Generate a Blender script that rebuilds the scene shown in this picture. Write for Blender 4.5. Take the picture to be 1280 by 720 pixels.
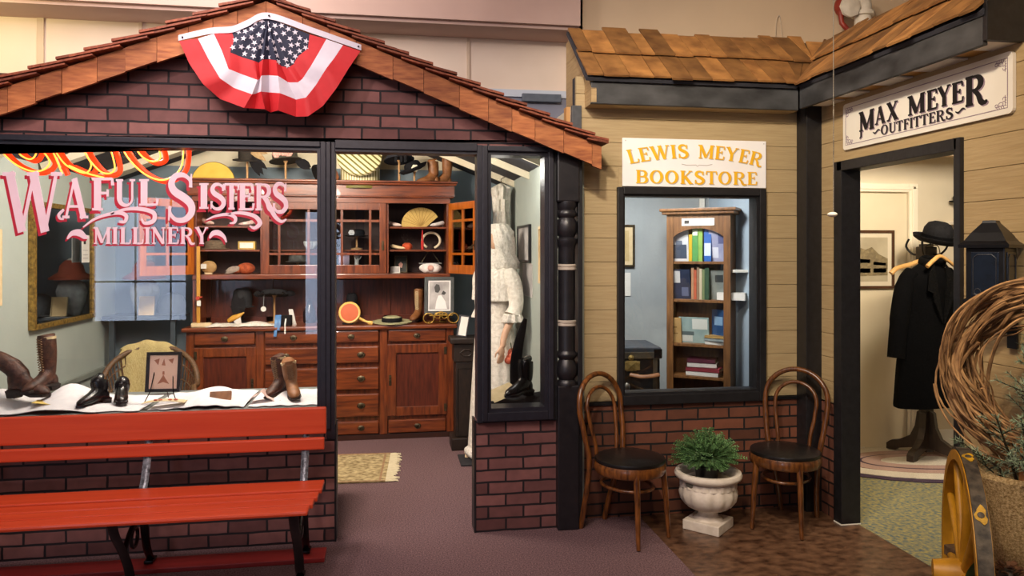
import bpy, bmesh, math, random
from mathutils import Vector, Matrix, Euler
R = math.radians
rnd = random.Random(7)
for o in list(bpy.data.objects): bpy.data.objects.remove(o)
scn = bpy.context.scene
COL = scn.collection

# ------------------------------------------------------------------ camera
FOC, HZ, CH, YAW = 930.0, 315.0, 1.58, 9.3
cam = bpy.data.cameras.new('camera'); camo = bpy.data.objects.new('camera', cam); COL.objects.link(camo)
camo.location = (0, 0, CH); camo.rotation_euler = (R(90), 0, R(-YAW))
cam.sensor_width = 36; cam.lens = FOC/1280*36; cam.shift_y = -(360-HZ)/1280; cam.clip_start = .05
scn.camera = camo
# ------------------------------------------------------------------ view + world
scn.view_settings.view_transform = 'Standard'; scn.view_settings.look = 'None'
scn.view_settings.gamma = 1; scn.view_settings.use_curve_mapping = False
scn.view_settings.exposure = 0.0
w = bpy.data.worlds.new('world'); scn.world = w; w.use_nodes = True
w.node_tree.nodes['Background'].inputs[0].default_value = (1.0, .84, .78, 1)
w.node_tree.nodes['Background'].inputs[1].default_value = 0.16
# ------------------------------------------------------------------ lamps of the gallery (ceiling track) and of the little rooms, plus added fill lights
def lamp(kind, name, loc, target, power, col, size=.1, cone=90, blend=.6):
    l = bpy.data.lights.new(name, kind); l.energy = power; l.color = col
    o = bpy.data.objects.new(name, l); COL.objects.link(o); o.location = loc
    if kind == 'SPOT': l.spot_size = R(cone); l.spot_blend = blend; l.shadow_soft_size = size
    elif kind == 'AREA': l.size = size
    else: l.shadow_soft_size = size
    if target is not None:
        o.rotation_euler = (Vector(target)-Vector(loc)).to_track_quat('-Z', 'Y').to_euler()
    return o
lamp('SPOT', 'track_spot', (.35, 2.1, 3.35), (1.85, 4.1, 2.1), 205, (1, .90, .75), .05, 74, .8)
lamp('SPOT', 'track_spot', (.55, 1.5, 3.35), (2.6, 3.2, 2.0), 190, (1, .82, .58), .06, 84, .7)
lamp('SPOT', 'track_spot', (1.0, .5, 3.3), (2.25, 2.4, .75), 150, (1, .82, .56), .07, 46, .6)
lamp('SPOT', 'track_spot', (-1.5, 1.9, 3.4), (-.9, 4.1, 1.7), 92, (1, .80, .80), .08, 100, .8)
lamp('SPOT', 'track_spot', (-.9, 1.2, 3.4), (-1.2, 3.7, .5), 140, (1, .80, .74), .12, 90, .9)
lamp('AREA', 'ambient_fill', (-.4, .9, 3.5), (-.2, 3.9, .2), 54, (1, .82, .77), 1.6)  # unseen area light added as soft ambient for the gallery
lamp('AREA', 'upper_wall_fill', (-1.2, 3.6, 3.5), (-1.0, 5.2, 2.95), 34, (1, .92, .88), .8)  # added soft light to brighten the upper wall, no fixture modelled
lamp('POINT', 'yellow_wall_fill', (-2.6, 4.45, 2.95), None, 20, (1, .82, .38), .1)  # added point light that tints the far left wall yellow
lamp('POINT', 'display_fill', (-1.35, 4.34, 2.235), None, 12, (1, .93, .86), .05)  # pair of added point lights, hidden above the head, brightening the display
lamp('POINT', 'display_fill', (-.6, 4.34, 2.235), None, 8, (1, .90, .80), .05)
lamp('AREA', 'millinery_lamp', (-.75, 4.75, 2.55), (-.7, 6.3, 1.1), 74, (1, .86, .70), .5)
lamp('POINT', 'millinery_lamp', (-1.5, 4.75, 2.2), None, 26, (1, .93, .84), .12)
lamp('POINT', 'millinery_lamp', (.74, 5.05, 2.14), None, 9, (1, .95, .88), .08)
lamp('AREA', 'bookstore_lamp', (1.6, 4.62, 2.38), (1.9, 5.4, 1.1), 38, (1, .97, .93), .35)
lamp('AREA', 'outfitters_lamp', (3.6, 4.0, 2.45), (3.8, 5.2, 1.0), 46, (1, .86, .66), .5)

# ------------------------------------------------------------------ calibrated pixel -> point on a real plane
_c, _s = math.cos(R(YAW)), math.sin(R(YAW))
def ray(u, v):
    cx = (u-640)/FOC
    return Vector((cx*_c+_s, _c-cx*_s, (HZ-v)/FOC))
def PY(u, v, Y): d = ray(u, v); return Vector((0, 0, CH))+d*(Y/d.y)
def PX(u, v, X): d = ray(u, v); return Vector((0, 0, CH))+d*(X/d.x)
def PZ(u, v, Z=0): d = ray(u, v); return Vector((0, 0, CH))+d*((Z-CH)/d.z)

# ------------------------------------------------------------------ materials
def C(h, a=1):
    h = h.lstrip('#'); f = lambda x: x/12.92 if x <= .04045 else ((x+.055)/1.055)**2.4
    return tuple(f(int(h[i:i+2], 16)/255) for i in (0, 2, 4))+(a,)
MATS = {}
def mat(name, c1, c2=None, scale=8, rough=.6, metal=0, bump=0, stretch=(1, 1, 1), island=0, detail=5, spec=.5, emit=0, coat=0, coords='Object', bscale=None):
    if name in MATS: return MATS[name]
    m = bpy.data.materials.new(name); m.use_nodes = True; nt = m.node_tree; N = nt.nodes; L = nt.links
    b = N['Principled BSDF']; b.inputs['Roughness'].default_value = rough; b.inputs['Metallic'].default_value = metal
    b.inputs['Specular IOR Level'].default_value = spec; b.inputs['Coat Weight'].default_value = coat
    c2 = c2 or c1
    tc = N.new('ShaderNodeTexCoord'); mp = N.new('ShaderNodeMapping'); mp.inputs['Scale'].default_value = stretch
    L.new(tc.outputs[coords], mp.inputs[0])
    nz = N.new('ShaderNodeTexNoise'); nz.inputs['Scale'].default_value = scale; nz.inputs['Detail'].default_value = detail
    L.new(mp.outputs[0], nz.inputs['Vector'])
    rp = N.new('ShaderNodeValToRGB'); rp.color_ramp.elements[0].position = .32; rp.color_ramp.elements[1].position = .68
    rp.color_ramp.elements[0].color = C(c1); rp.color_ramp.elements[1].color = C(c2)
    L.new(nz.outputs['Fac'], rp.inputs[0]); out = rp.outputs[0]
    if island:
        g = N.new('ShaderNodeNewGeometry'); mr = N.new('ShaderNodeMapRange')
        mr.inputs['To Min'].default_value = 1-island; mr.inputs['To Max'].default_value = 1+island
        L.new(g.outputs['Random Per Island'], mr.inputs[0])
        hs = N.new('ShaderNodeHueSaturation'); L.new(out, hs.inputs['Color']); L.new(mr.outputs[0], hs.inputs['Value'])
        ad = N.new('ShaderNodeVectorMath'); ad.operation = 'ADD'; sc = N.new('ShaderNodeMath'); sc.operation = 'MULTIPLY'; sc.inputs[1].default_value = 37
        L.new(g.outputs['Random Per Island'], sc.inputs[0]); L.new(mp.outputs[0], ad.inputs[0]); L.new(sc.outputs[0], ad.inputs[1]); L.new(ad.outputs[0], nz.inputs['Vector'])
        out = hs.outputs[0]
    L.new(out, b.inputs['Base Color'])
    if bump:
        bp = N.new('ShaderNodeBump'); bp.inputs['Strength'].default_value = bump; bp.inputs['Distance'].default_value = .01
        if bscale:
            n2 = N.new('ShaderNodeTexNoise'); n2.inputs['Scale'].default_value = bscale; n2.inputs['Detail'].default_value = 3
            L.new(mp.outputs[0], n2.inputs['Vector']); L.new(n2.outputs['Fac'], bp.inputs['Height'])
        else: L.new(nz.outputs['Fac'], bp.inputs['Height'])
        L.new(bp.outputs[0], b.inputs['Normal'])
    if emit:
        L.new(out, b.inputs['Emission Color']); b.inputs['Emission Strength'].default_value = emit
    MATS[name] = m; return m
def brick(name, axis, c1, c2, mortar):
    m = bpy.data.materials.new(name); m.use_nodes = True; nt = m.node_tree; N = nt.nodes; L = nt.links
    b = N['Principled BSDF']; b.inputs['Roughness'].default_value = .72
    tc = N.new('ShaderNodeTexCoord'); sp = N.new('ShaderNodeSeparateXYZ'); cb = N.new('ShaderNodeCombineXYZ')
    L.new(tc.outputs['Object'], sp.inputs[0]); L.new(sp.outputs[axis], cb.inputs[0]); L.new(sp.outputs['Z'], cb.inputs[1])
    nv = N.new('ShaderNodeTexNoise'); nv.inputs['Scale'].default_value = 9; L.new(tc.outputs['Object'], nv.inputs['Vector'])
    mx = N.new('ShaderNodeVectorMath'); mx.operation = 'MULTIPLY_ADD'; mx.inputs[1].default_value = (.010, .009, 0)
    L.new(nv.outputs['Color'], mx.inputs[0]); L.new(cb.outputs[0], mx.inputs[2])
    t = N.new('ShaderNodeTexBrick'); t.inputs['Scale'].default_value = 1; t.inputs['Brick Width'].default_value = .2; t.inputs['Row Height'].default_value = .0684
    t.inputs['Mortar Size'].default_value = .006; t.inputs['Mortar Smooth'].default_value = .15; t.inputs['Bias'].default_value = 0
    t.inputs['Color1'].default_value = C(c1); t.inputs['Color2'].default_value = C(c2); t.inputs['Mortar'].default_value = C(mortar)
    L.new(mx.outputs[0], t.inputs['Vector'])
    n2 = N.new('ShaderNodeTexNoise'); n2.inputs['Scale'].default_value = 14; n2.inputs['Detail'].default_value = 8; L.new(tc.outputs['Object'], n2.inputs['Vector'])
    mr = N.new('ShaderNodeMapRange'); mr.inputs['To Min'].default_value = .62; mr.inputs['To Max'].default_value = 1.4; L.new(n2.outputs['Fac'], mr.inputs[0])
    hs = N.new('ShaderNodeHueSaturation'); L.new(t.outputs['Color'], hs.inputs['Color']); L.new(mr.outputs[0], hs.inputs['Value'])
    L.new(hs.outputs[0], b.inputs['Base Color'])
    ma = N.new('ShaderNodeMath'); ma.operation = 'MULTIPLY_ADD'; ma.inputs[1].default_value = -1.0; n3 = N.new('ShaderNodeMath'); n3.operation = 'MULTIPLY'; n3.inputs[1].default_value = .3
    L.new(n2.outputs['Fac'], n3.inputs[0]); L.new(t.outputs['Fac'], ma.inputs[0]); L.new(n3.outputs[0], ma.inputs[2])
    bp = N.new('ShaderNodeBump'); bp.inputs['Strength'].default_value = .8; bp.inputs['Distance'].default_value = .008
    L.new(ma.outputs[0], bp.inputs['Height']); L.new(bp.outputs[0], b.inputs['Normal'])
    return m
def glassmat(name, tint=(1, 1, 1, 1), ior=1.5, rough=0.0):
    m = bpy.data.materials.new(name); m.use_nodes = True; nt = m.node_tree; N = nt.nodes; L = nt.links
    N.remove(N['Principled BSDF']); t = N.new('ShaderNodeBsdfTransparent'); t.inputs[0].default_value = tint
    g = N.new('ShaderNodeBsdfGlossy'); g.inputs['Roughness'].default_value = rough
    f = N.new('ShaderNodeFresnel'); f.inputs[0].default_value = ior; mx = N.new('ShaderNodeMixShader')
    L.new(f.outputs[0], mx.inputs[0]); L.new(t.outputs[0], mx.inputs[1]); L.new(g.outputs[0], mx.inputs[2])
    L.new(mx.outputs[0], N['Material Output'].inputs[0]); return m
def stripes(name, c1, c2, scale, axis='X', rough=.6, diag=False):
    m = bpy.data.materials.new(name); m.use_nodes = True; nt = m.node_tree; N = nt.nodes; L = nt.links
    b = N['Principled BSDF']; b.inputs['Roughness'].default_value = rough
    tc = N.new('ShaderNodeTexCoord'); wv = N.new('ShaderNodeTexWave'); wv.bands_direction = 'DIAGONAL' if diag else axis
    wv.inputs['Scale'].default_value = scale; L.new(tc.outputs['Object'], wv.inputs['Vector'])
    rp = N.new('ShaderNodeValToRGB'); rp.color_ramp.elements[0].position = .3; rp.color_ramp.elements[1].position = .4
    rp.color_ramp.elements[0].color = C(c1); rp.color_ramp.elements[1].color = C(c2)
    L.new(wv.outputs['Fac'], rp.inputs[0]); L.new(rp.outputs[0], b.inputs['Base Color']); return m

# ------------------------------------------------------------------ mesh builder
class MB:
    def __init__(s): s.bm = bmesh.new()
    def poly(s, pts):
        try: return s.bm.faces.new([s.bm.verts.new(p) for p in pts])
        except ValueError: return None
    def hexa(s, P):
        v = [s.bm.verts.new(p) for p in P]
        for f in ((0, 3, 2, 1), (4, 5, 6, 7), (0, 1, 5, 4), (1, 2, 6, 5), (2, 3, 7, 6), (3, 0, 4, 7)): s.bm.faces.new([v[i] for i in f])
        return v
    def box(s, a, b, bev=0, M=None):
        (x0, y0, z0), (x1, y1, z1) = [min(p, q) for p, q in zip(a, b)], [max(p, q) for p, q in zip(a, b)]
        P = [Vector(p) for p in ((x0, y0, z0), (x1, y0, z0), (x1, y1, z0), (x0, y1, z0), (x0, y0, z1), (x1, y0, z1), (x1, y1, z1), (x0, y1, z1))]
        if M is not None: P = [M @ p for p in P]
        v = s.hexa(P)
        if bev:
            es = list({e for q in v for e in q.link_edges})
            bmesh.ops.bevel(s.bm, geom=es, offset=bev, segments=2, profile=.6, affect='EDGES')
        return s
    def bar(s, p, q, wx, wy, up=(0, 0, 1), bev=0):
        p, q = Vector(p), Vector(q); d = (q-p); L = d.length; d.normalize(); up = Vector(up)
        if abs(d.dot(up)) > .99: up = Vector((1, 0, 0))
        x = d.cross(up).normalized(); y = x.cross(d)
        M = Matrix(((x.x, d.x, y.x, p.x), (x.y, d.y, y.y, p.y), (x.z, d.z, y.z, p.z), (0, 0, 0, 1)))
        return s.box((-wx/2, 0, -wy/2), (wx/2, L, wy/2), bev, M)
    def tube(s, pts, r, seg=8, closed=False, cap=True, flat=None):
        pts = [Vector(p) for p in pts]; n = len(pts); rs = r if isinstance(r, (list, tuple)) else [r]*n
        rings = []; T0 = None; nrm = None
        for i, p in enumerate(pts):
            a = pts[i-1] if i or closed else p; b = pts[(i+1) % n] if i < n-1 or closed else p
            t = (b-a)
            if t.length < 1e-9: t = Vector((0, 0, 1))
            t.normalize()
            if nrm is None:
                nrm = t.orthogonal().normalized() if flat is None else (Vector(flat)-t*Vector(flat).dot(t)).normalized()
            else:
                nrm = nrm-t*nrm.dot(t)
                nrm = nrm.normalized() if nrm.length > 1e-6 else t.orthogonal().normalized()
            bi = t.cross(nrm); rad = rs[i]
            ra, rb = rad if isinstance(rad, (tuple, list)) else (rad, rad)
            rings.append([s.bm.verts.new(p+nrm*(ra*math.cos(2*math.pi*k/seg))+bi*(rb*math.sin(2*math.pi*k/seg))) for k in range(seg)])
        for i in range(n if closed else n-1):
            A, B = rings[i], rings[(i+1) % n]
            for k in range(seg): s.bm.faces.new((A[k], A[(k+1) % seg], B[(k+1) % seg], B[k]))
        if cap and not closed:
            s.bm.faces.new(rings[0][::-1]); s.bm.faces.new(rings[-1])
        return s
    def cyl(s, p, q, r, r2=None, seg=16): return s.tube([p, q], [r, r if r2 is None else r2], seg)
    def lathe(s, prof, c=(0, 0, 0), seg=24, sx=1, sy=1, M=None, f=None):
        rings = []
        for (r, z) in prof:
            ring = []
            for k in range(seg):
                a = 2*math.pi*k/seg; rr = r*(f(a, z) if f else 1)
                p = Vector((rr*math.cos(a)*sx, rr*math.sin(a)*sy, z))
                if M is not None: p = M @ p
                ring.append(s.bm.verts.new(p+Vector(c)))
            rings.append(ring)
        for A, B in zip(rings, rings[1:]):
            for k in range(seg): s.bm.faces.new((A[k], A[(k+1) % seg], B[(k+1) % seg], B[k]))
        if tuple(prof[0]) != tuple(prof[-1]):
            if prof[0][0] > 1e-6: s.bm.faces.new(rings[0][::-1])
            if prof[-1][0] > 1e-6: s.bm.faces.new(rings[-1])
        return s
    def ball(s, c, r, seg=12, M=None):
        rx, ry, rz = r if isinstance(r, (tuple, list)) else (r, r, r); n = max(6, seg//2)
        prof = [(max(1e-4, math.sin(math.pi*i/n)), -math.cos(math.pi*i/n)) for i in range(n+1)]
        S = Matrix.Diagonal((rx, ry, rz, 1)); S = M @ S if M is not None else S
        return s.lathe(prof, c, seg, M=S)
    def prism(s, pts, off):
        off = Vector(off); A = [s.bm.verts.new(p) for p in pts]; B = [s.bm.verts.new(Vector(p)+off) for p in pts]; n = len(A)
        s.bm.faces.new(A[::-1]); s.bm.faces.new(B)
        for i in range(n): s.bm.faces.new((A[i], A[(i+1) % n], B[(i+1) % n], B[i]))
        return s
    def ribbon(s, pts, w, mp, off):
        """flat stroke in 2D (pts, widths) mapped by mp(x,y)->Vector and thickened by off"""
        n = len(pts); ws = w if isinstance(w, (list, tuple)) else [w]*n; Lp, Rp = [], []
        for i in range(n):
            a = pts[max(0, i-1)]; b = pts[min(n-1, i+1)]; dx, dy = b[0]-a[0], b[1]-a[1]; l = math.hypot(dx, dy) or 1
            nx, ny = -dy/l, dx/l
            Lp.append((pts[i][0]+nx*ws[i]/2, pts[i][1]+ny*ws[i]/2)); Rp.append((pts[i][0]-nx*ws[i]/2, pts[i][1]-ny*ws[i]/2))
        s.rk = getattr(s, 'rk', 0)+1; off = Vector(off)*(1+.09*(s.rk % 9))
        for i in range(n-1):
            q = [mp(*Lp[i]), mp(*Rp[i]), mp(*Rp[i+1]), mp(*Lp[i+1])]
            s.hexa([q[0], q[1], q[2], q[3]]+[p+off for p in q])
        return s
    def sheet(s, fn, nu, nv, th=.003, closed=False):
        V = [[fn(i/nu, j/nv) for j in range(nv+1)] for i in range(nu+1)]
        nr = [[None]*(nv+1) for _ in range(nu+1)]
        for i in range(nu+1):
            for j in range(nv+1):
                a = Vector(V[min(nu, i+1)][j])-Vector(V[max(0, i-1)][j]); b = Vector(V[i][min(nv, j+1)])-Vector(V[i][max(0, j-1)])
                n = a.cross(b); nr[i][j] = n.normalized() if n.length > 1e-12 else Vector((0, 0, 1))
        A = [[s.bm.verts.new(Vector(V[i][j])+nr[i][j]*th/2) for j in range(nv+1)] for i in range(nu+1)]
        B = [[s.bm.verts.new(Vector(V[i][j])-nr[i][j]*th/2) for j in range(nv+1)] for i in range(nu+1)]
        for i in range(nu):
            for j in range(nv):
                s.bm.faces.new((A[i][j], A[i+1][j], A[i+1][j+1], A[i][j+1])); s.bm.faces.new((B[i][j], B[i][j+1], B[i+1][j+1], B[i+1][j]))
        for i in range(nu):
            s.bm.faces.new((A[i][0], B[i][0], B[i+1][0], A[i+1][0])); s.bm.faces.new((A[i][nv], A[i+1][nv], B[i+1][nv], B[i][nv]))
        for j in range(nv):
            s.bm.faces.new((A[0][j], A[0][j+1], B[0][j+1], B[0][j])); s.bm.faces.new((A[nu][j], B[nu][j], B[nu][j+1], A[nu][j+1]))
        return s
    def build(s, name, m, parent=None, smooth=False, loc=None, rz=0, mods=()):
        bmesh.ops.recalc_face_normals(s.bm, faces=s.bm.faces[:])
        me = bpy.data.meshes.new(name); s.bm.to_mesh(me); s.bm.free()
        if m: me.materials.append(m)
        if smooth:
            for p in me.polygons: p.use_smooth = True
            try: me.set_sharp_from_angle(angle=R(50))
            except Exception: pass
        o = bpy.data.objects.new(name, me); COL.objects.link(o)
        if parent: o.parent = parent
        if loc is not None: o.location = loc
        if rz: o.rotation_euler.z = rz
        for k, kw in mods:
            md = o.modifiers.new(k, k)
            for a, b in kw.items(): setattr(md, a, b)
        return o
def thing(name, label, cat, loc=(0, 0, 0), rz=0, group=None, rot=None):
    o = bpy.data.objects.new(name, None); COL.objects.link(o); o.location = loc; o.rotation_euler = rot or (0, 0, rz)
    o.empty_display_size = .05
    o['label'] = label; o['category'] = cat
    if group: o['group'] = group
    return o
def tag(o, label, cat, group=None, kind=None):
    o['label'] = label; o['category'] = cat
    if group: o['group'] = group
    if kind: o['kind'] = kind
    return o
def struct(o, label=None):
    o['kind'] = 'structure'
    if label: o['label'] = label
    return o
def sroot(name, loc=(0, 0, 0), rz=0):
    o = bpy.data.objects.new(name, None); COL.objects.link(o); o.location = loc; o.rotation_euler.z = rz; o['kind'] = 'structure'; return o
def copy_tree(o, parent=None):
    c = o.copy(); COL.objects.link(c)
    if parent: c.parent = parent
    for ch in list(o.children): copy_tree(ch, c)
    return c
def arc(cx, cy, rx, ry, a0, a1, n=14): return [(cx+rx*math.cos(R(a0+(a1-a0)*i/n)), cy+ry*math.sin(R(a0+(a1-a0)*i/n))) for i in range(n+1)]
def smoothpath(P, n=6):
    """Catmull-Rom through points of any dimension"""
    out = []; P = [tuple(p) for p in P]
    for i in range(len(P)-1):
        p0, p1, p2, p3 = P[max(0, i-1)], P[i], P[i+1], P[min(len(P)-1, i+2)]
        for k in range(n):
            t = k/n
            out.append(tuple(.5*((2*b)+(-a+c)*t+(2*a-5*b+4*c-d)*t*t+(-a+3*b-3*c+d)*t**3) for a, b, c, d in zip(p0, p1, p2, p3)))
    out.append(P[-1]); return out
# ------------------------------------------------------------------ serif letters drawn as strokes (unit height)
_T, _t, _f = .19, .075, .07
def _glyphs():
    G = {}
    def sf(x, y, hw=.15, up=True): return ([(x-hw, y+(_f/2 if up else -_f/2)), (x+hw, y+(_f/2 if up else -_f/2))], _f)
    def st(x, w=_T, serif=.15): return [([(x, 0), (x, 1)], w), sf(x, 0, serif), sf(x, 1, serif, False)]
    G['I'] = (.36, st(.18))
    G['L'] = (.64, st(.2)+[([(.2, .04), (.6, .04)], .08), ([(.6, .02), (.62, .26)], [.06, .09])])
    G['F'] = (.64, st(.2)+[([(.2, .96), (.6, .96)], .08), ([(.6, .98), (.62, .76)], [.06, .09]), ([(.2, .53), (.48, .53)], .075), ([(.48, .42), (.48, .64)], .06)])
    G['E'] = (.68, G['F'][1]+[([(.2, .04), (.62, .04)], .08), ([(.62, .02), (.65, .26)], [.06, .09])])
    G['T'] = (.72, [([(.36, 0), (.36, 1)], _T), sf(.36, 0), ([(.03, .96), (.69, .96)], .08), ([(.05, .98), (.02, .74)], [.06, .09]), ([(.67, .98), (.7, .74)], [.06, .09])])
    G['A'] = (.86, [([(.12, 0), (.41, 1)], _t), ([(.4, 1), (.72, 0)], _T), ([(.2, .3), (.6, .3)], .065), sf(.12, 0, .12), sf(.73, 0, .14)])
    G['M'] = (1.04, [([(.15, 0), (.15, 1)], _t+.02), ([(.15, .98), (.52, .08)], _T), ([(.5, .05), (.88, .98)], _t), ([(.88, 0), (.88, 1)], _T), sf(.15, 0, .12), sf(.88, 0), sf(.1, 1, .1, False), sf(.93, 1, .11, False)])
    G['N'] = (.9, [([(.15, 0), (.15, 1)], _t+.01), ([(.14, .98), (.74, .03)], _T), ([(.75, 0), (.75, 1)], _t+.01), sf(.15, 0, .12), sf(.1, 1, .1, False), sf(.75, 1, .12, False)])
    G['W'] = (1.2, [([(.13, 1), (.38, 0)], _T), ([(.38, .02), (.62, .98)], _t), ([(.6, 1), (.84, 0)], _T), ([(.84, .02), (1.07, 1)], _t), sf(.12, 1, .13, False), sf(.6, 1, .12, False), sf(1.07, 1, .11, False)])
    G['Y'] = (.84, [([(.13, 1), (.42, .46)], _T), ([(.42, .46), (.71, 1)], _t), ([(.42, 0), (.42, .5)], _T), sf(.42, 0), sf(.13, 1, .13, False), sf(.71, 1, .11, False)])
    G['X'] = (.84, [([(.15, 1), (.68, 0)], _T), ([(.68, 1), (.14, 0)], _t), sf(.15, 1, .13, False), sf(.68, 1, .11, False), sf(.14, 0, .11), sf(.69, 0, .13)])
    G['K'] = (.84, st(.2)+[([(.22, .42), (.68, .98)], _t), ([(.34, .56), (.7, .02)], _T), sf(.68, 1, .11, False), sf(.72, 0, .12)])
    G['O'] = (.9, [(arc(.45, .5, .33, .46, 90, 450, 28), [_t+(_T-_t)*abs(math.cos(R(90+360*i/28))) for i in range(29)])])
    G['U'] = (.84, [([(.2, 1), (.2, .3)]+arc(.45, .3, .25, .26, 180, 300, 8), [_T, _T]+[_T-.1*i/8 for i in range(9)]), (arc(.45, .3, .25, .26, 290, 360, 6)+[(.7, 1)], _t), sf(.2, 1, .14, False), sf(.7, 1, .11, False)])
    b1 = [(.2, .95), (.42, .95)]+arc(.42, .725, .24, .225, 80, -80, 10)+[(.42, .5), (.2, .5)]; w1 = [.07, .07]+[.08+.1*math.sin(math.pi*i/10) for i in range(11)]+[.07, .07]
    b2 = [(.2, .52), (.45, .52)]+arc(.45, .28, .27, .245, 80, -80, 10)+[(.45, .035), (.2, .035)]
    G['B'] = (.82, st(.2)+[(b1, w1), (b2, w1)])
    G['R'] = (.86, st(.2)+[(b1, w1), (smoothpath([(.4, .5), (.56, .3), (.66, .06), (.82, .0), (.88, .08)], 4), [.13]*5+[.15]*6+[.1]*4+[.06, .05])])
    sp = smoothpath([(.58, .74), (.56, .86), (.42, .955), (.24, .93), (.15, .78), (.22, .62), (.44, .49), (.59, .35), (.6, .18), (.47, .05), (.28, .03), (.14, .14), (.1, .3)], 3)
    n = len(sp); G['S'] = (.72, [(sp, [.07+.14*math.sin(math.pi*i/(n-1))**1.5 for i in range(n)]), ([(.58, .7), (.6, .98)], [.1, .04]), ([(.12, .32), (.09, .02)], [.1, .04])])
    return G
GLYPH = _glyphs()
def letter(mb, ch, x0, y0, x1, y1, mp, off, heavy=1.0):
    wd, strokes = GLYPH[ch]
    for pts, w in strokes:
        ww = [q*heavy for q in w] if isinstance(w, (list, tuple)) else w*heavy
        mb.ribbon([(p[0]/wd*(x1-x0)/(y1-y0), p[1]) for p in pts] if False else pts, ww, lambda a, b: mp(x0+a/wd*(x1-x0), y0+b*(y1-y0)), off)
def textline(mb, s, x0, x1, y0, y1, mp, off, heavy=1.0, space=.45, gap=.06):
    tot = sum(GLYPH[c][0]+gap if c != ' ' else space for c in s); k = (x1-x0)/tot; x = x0
    for c in s:
        if c == ' ': x += space*k; continue
        wd = GLYPH[c][0]*k
        if isinstance(mb, tuple): q = MB(); letter(q, c, x, y0, x+wd, y1, mp, off, heavy); q.build(*mb)
        else: letter(mb, c, x, y0, x+wd, y1, mp, off, heavy)
        x += wd+gap*k
# ================================================================== THE SETTING
YF, YB, XR = 4.165, 4.28, 2.595          # brick shop front, bookstore front, outfitters front
APX, SLOPE, RZ = -.64, .395, 2.86        # gable: ridge x, pitch, height
def gable_z(x): return RZ-SLOPE*abs(x-APX)
m_carpet = mat('carpet_plum', '#523d40', '#846a6c', 130, .95, bump=.35, detail=2, spec=.1)
m_green = mat('carpet_green', '#52636a', '#a2955e', 42, .95, bump=.3, detail=9, spec=.1)
m_stone = mat('stained_concrete', '#382317', '#755640', 15, .32, detail=9, bump=.08, stretch=(1, 1.5, 1))
m_plaster = mat('wall_paint_sage', '#a2aba4', '#a9b2aa', 5, .8, bump=.1, bscale=60)
m_blue = mat('wall_paint_blue', '#9ba2a5', '#a3aaad', 5, .8, bump=.15, bscale=40)
m_slate = mat('wall_paint_slate', '#6f7f88', '#768690', 5, .8, bump=.1, bscale=40)
m_cream = mat('wall_paint_cream', '#d9cdb6', '#ded3bd', 5, .8)
m_upper = mat('upper_wall_paint', '#e2cfbc', '#e6d4c2', 4, .85)
m_soffit = mat('soffit_paint', '#bfa296', '#c4a79b', 4, .85)
m_beige = mat('upper_beige', '#c9b093', '#cfb698', 3, .85)
m_greyhi = mat('duct_grey', '#76798a', '#7d8090', 4, .8)
m_dark = mat('roof_deck_dark', '#2b2a30', '#3a3a42', 6, .85)
m_rafter = mat('rafter_cream', '#d8cdb0', '#e2d8be', 6, .8)
m_black = mat('black_trim', '#131214', '#1e1d20', 30, .45, bump=.1)
m_frame = mat('window_frame_black', '#1d1c24', '#26252e', 30, .42, bump=.08)
m_chalk = mat('worn_black_fascia', '#19191a', '#4c4c4d', 4, .6, detail=9, bump=.05, stretch=(1, 1, 2))
m_siding = mat('tan_siding', '#a68f68', '#b09a72', 6, .62, bump=.25, stretch=(1, 1, 14), island=.03)
m_siding_y = mat('tan_siding_side', '#a5895f', '#b4986d', 6, .62, bump=.25, stretch=(1, 1, 14), island=.05)
m_brick = brick('faux_brick', 'X', '#5c3734', '#8d5d57', '#1b1216')
m_brick_y = brick('faux_brick_side', 'Y', '#6a3f30', '#7c4c3a', '#17100e')
m_glass = glassmat('window_glass', (.97, .98, .98, 1), 1.5)
m_paneglass = glassmat('cabinet_glass', (.9, .93, .95, 1), 1.6)
m_white = mat('white_paint', '#e6e0d4', '#ece7dc', 5, .5)

# floors -----------------------------------------------------------
b = MB(); b.box((-6, -5, -.06), (1.47, 8.2, 0)); struct(b.build('floor_carpet', m_carpet), 'plum grey carpet floor')
b = MB(); b.box((1.47, -5, -.06), (2.68, 4.36, 0)); struct(b.build('floor_stone', m_stone), 'mottled brown stained concrete floor')
b = MB(); b.box((1.47, 4.36, -.06), (2.6, 6.2, 0)); struct(b.build('floor_bookstore', m_carpet))
b = MB(); b.box((2.68, -5, -.06), (6.2, 6.2, .001)); struct(b.build('floor_green', m_green), 'green and grey speckled carpet inside the outfitters doorway')

# brick front of the millinery -----------------------------------------
XO, ZO = .152, .0105
b = MB(); o = Vector((XO, YF, ZO))
def wb(x0, z0, x1, z1): b.box(Vector((x0, YF, z0))-o, Vector((x1, YF+.1, z1))-o)
wb(-2.6, 0, -.3, .64); wb(.477, 0, .937, .632)
b.prism([Vector(p)-o for p in ((-2.6, YF, 2.17), (.937, YF, 2.17), (.937, YF, gable_z(.937)-.02), (APX, YF, RZ-.02), (-2.6, YF, gable_z(-2.6)-.02))], (0, .1, 0))
w_front = struct(b.build('wall_front', m_brick, loc=o), 'dark red brick front of the millinery with its gable')
# dark edges at the doorway and a seam plate
b = MB(); b.box((-.3, YF-.004, 0), (-.29, YF+.12, .64)); b.box((.467, YF-.004, 0), (.477, YF+.12, .632)); struct(b.build('trim_1', m_black))
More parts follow.
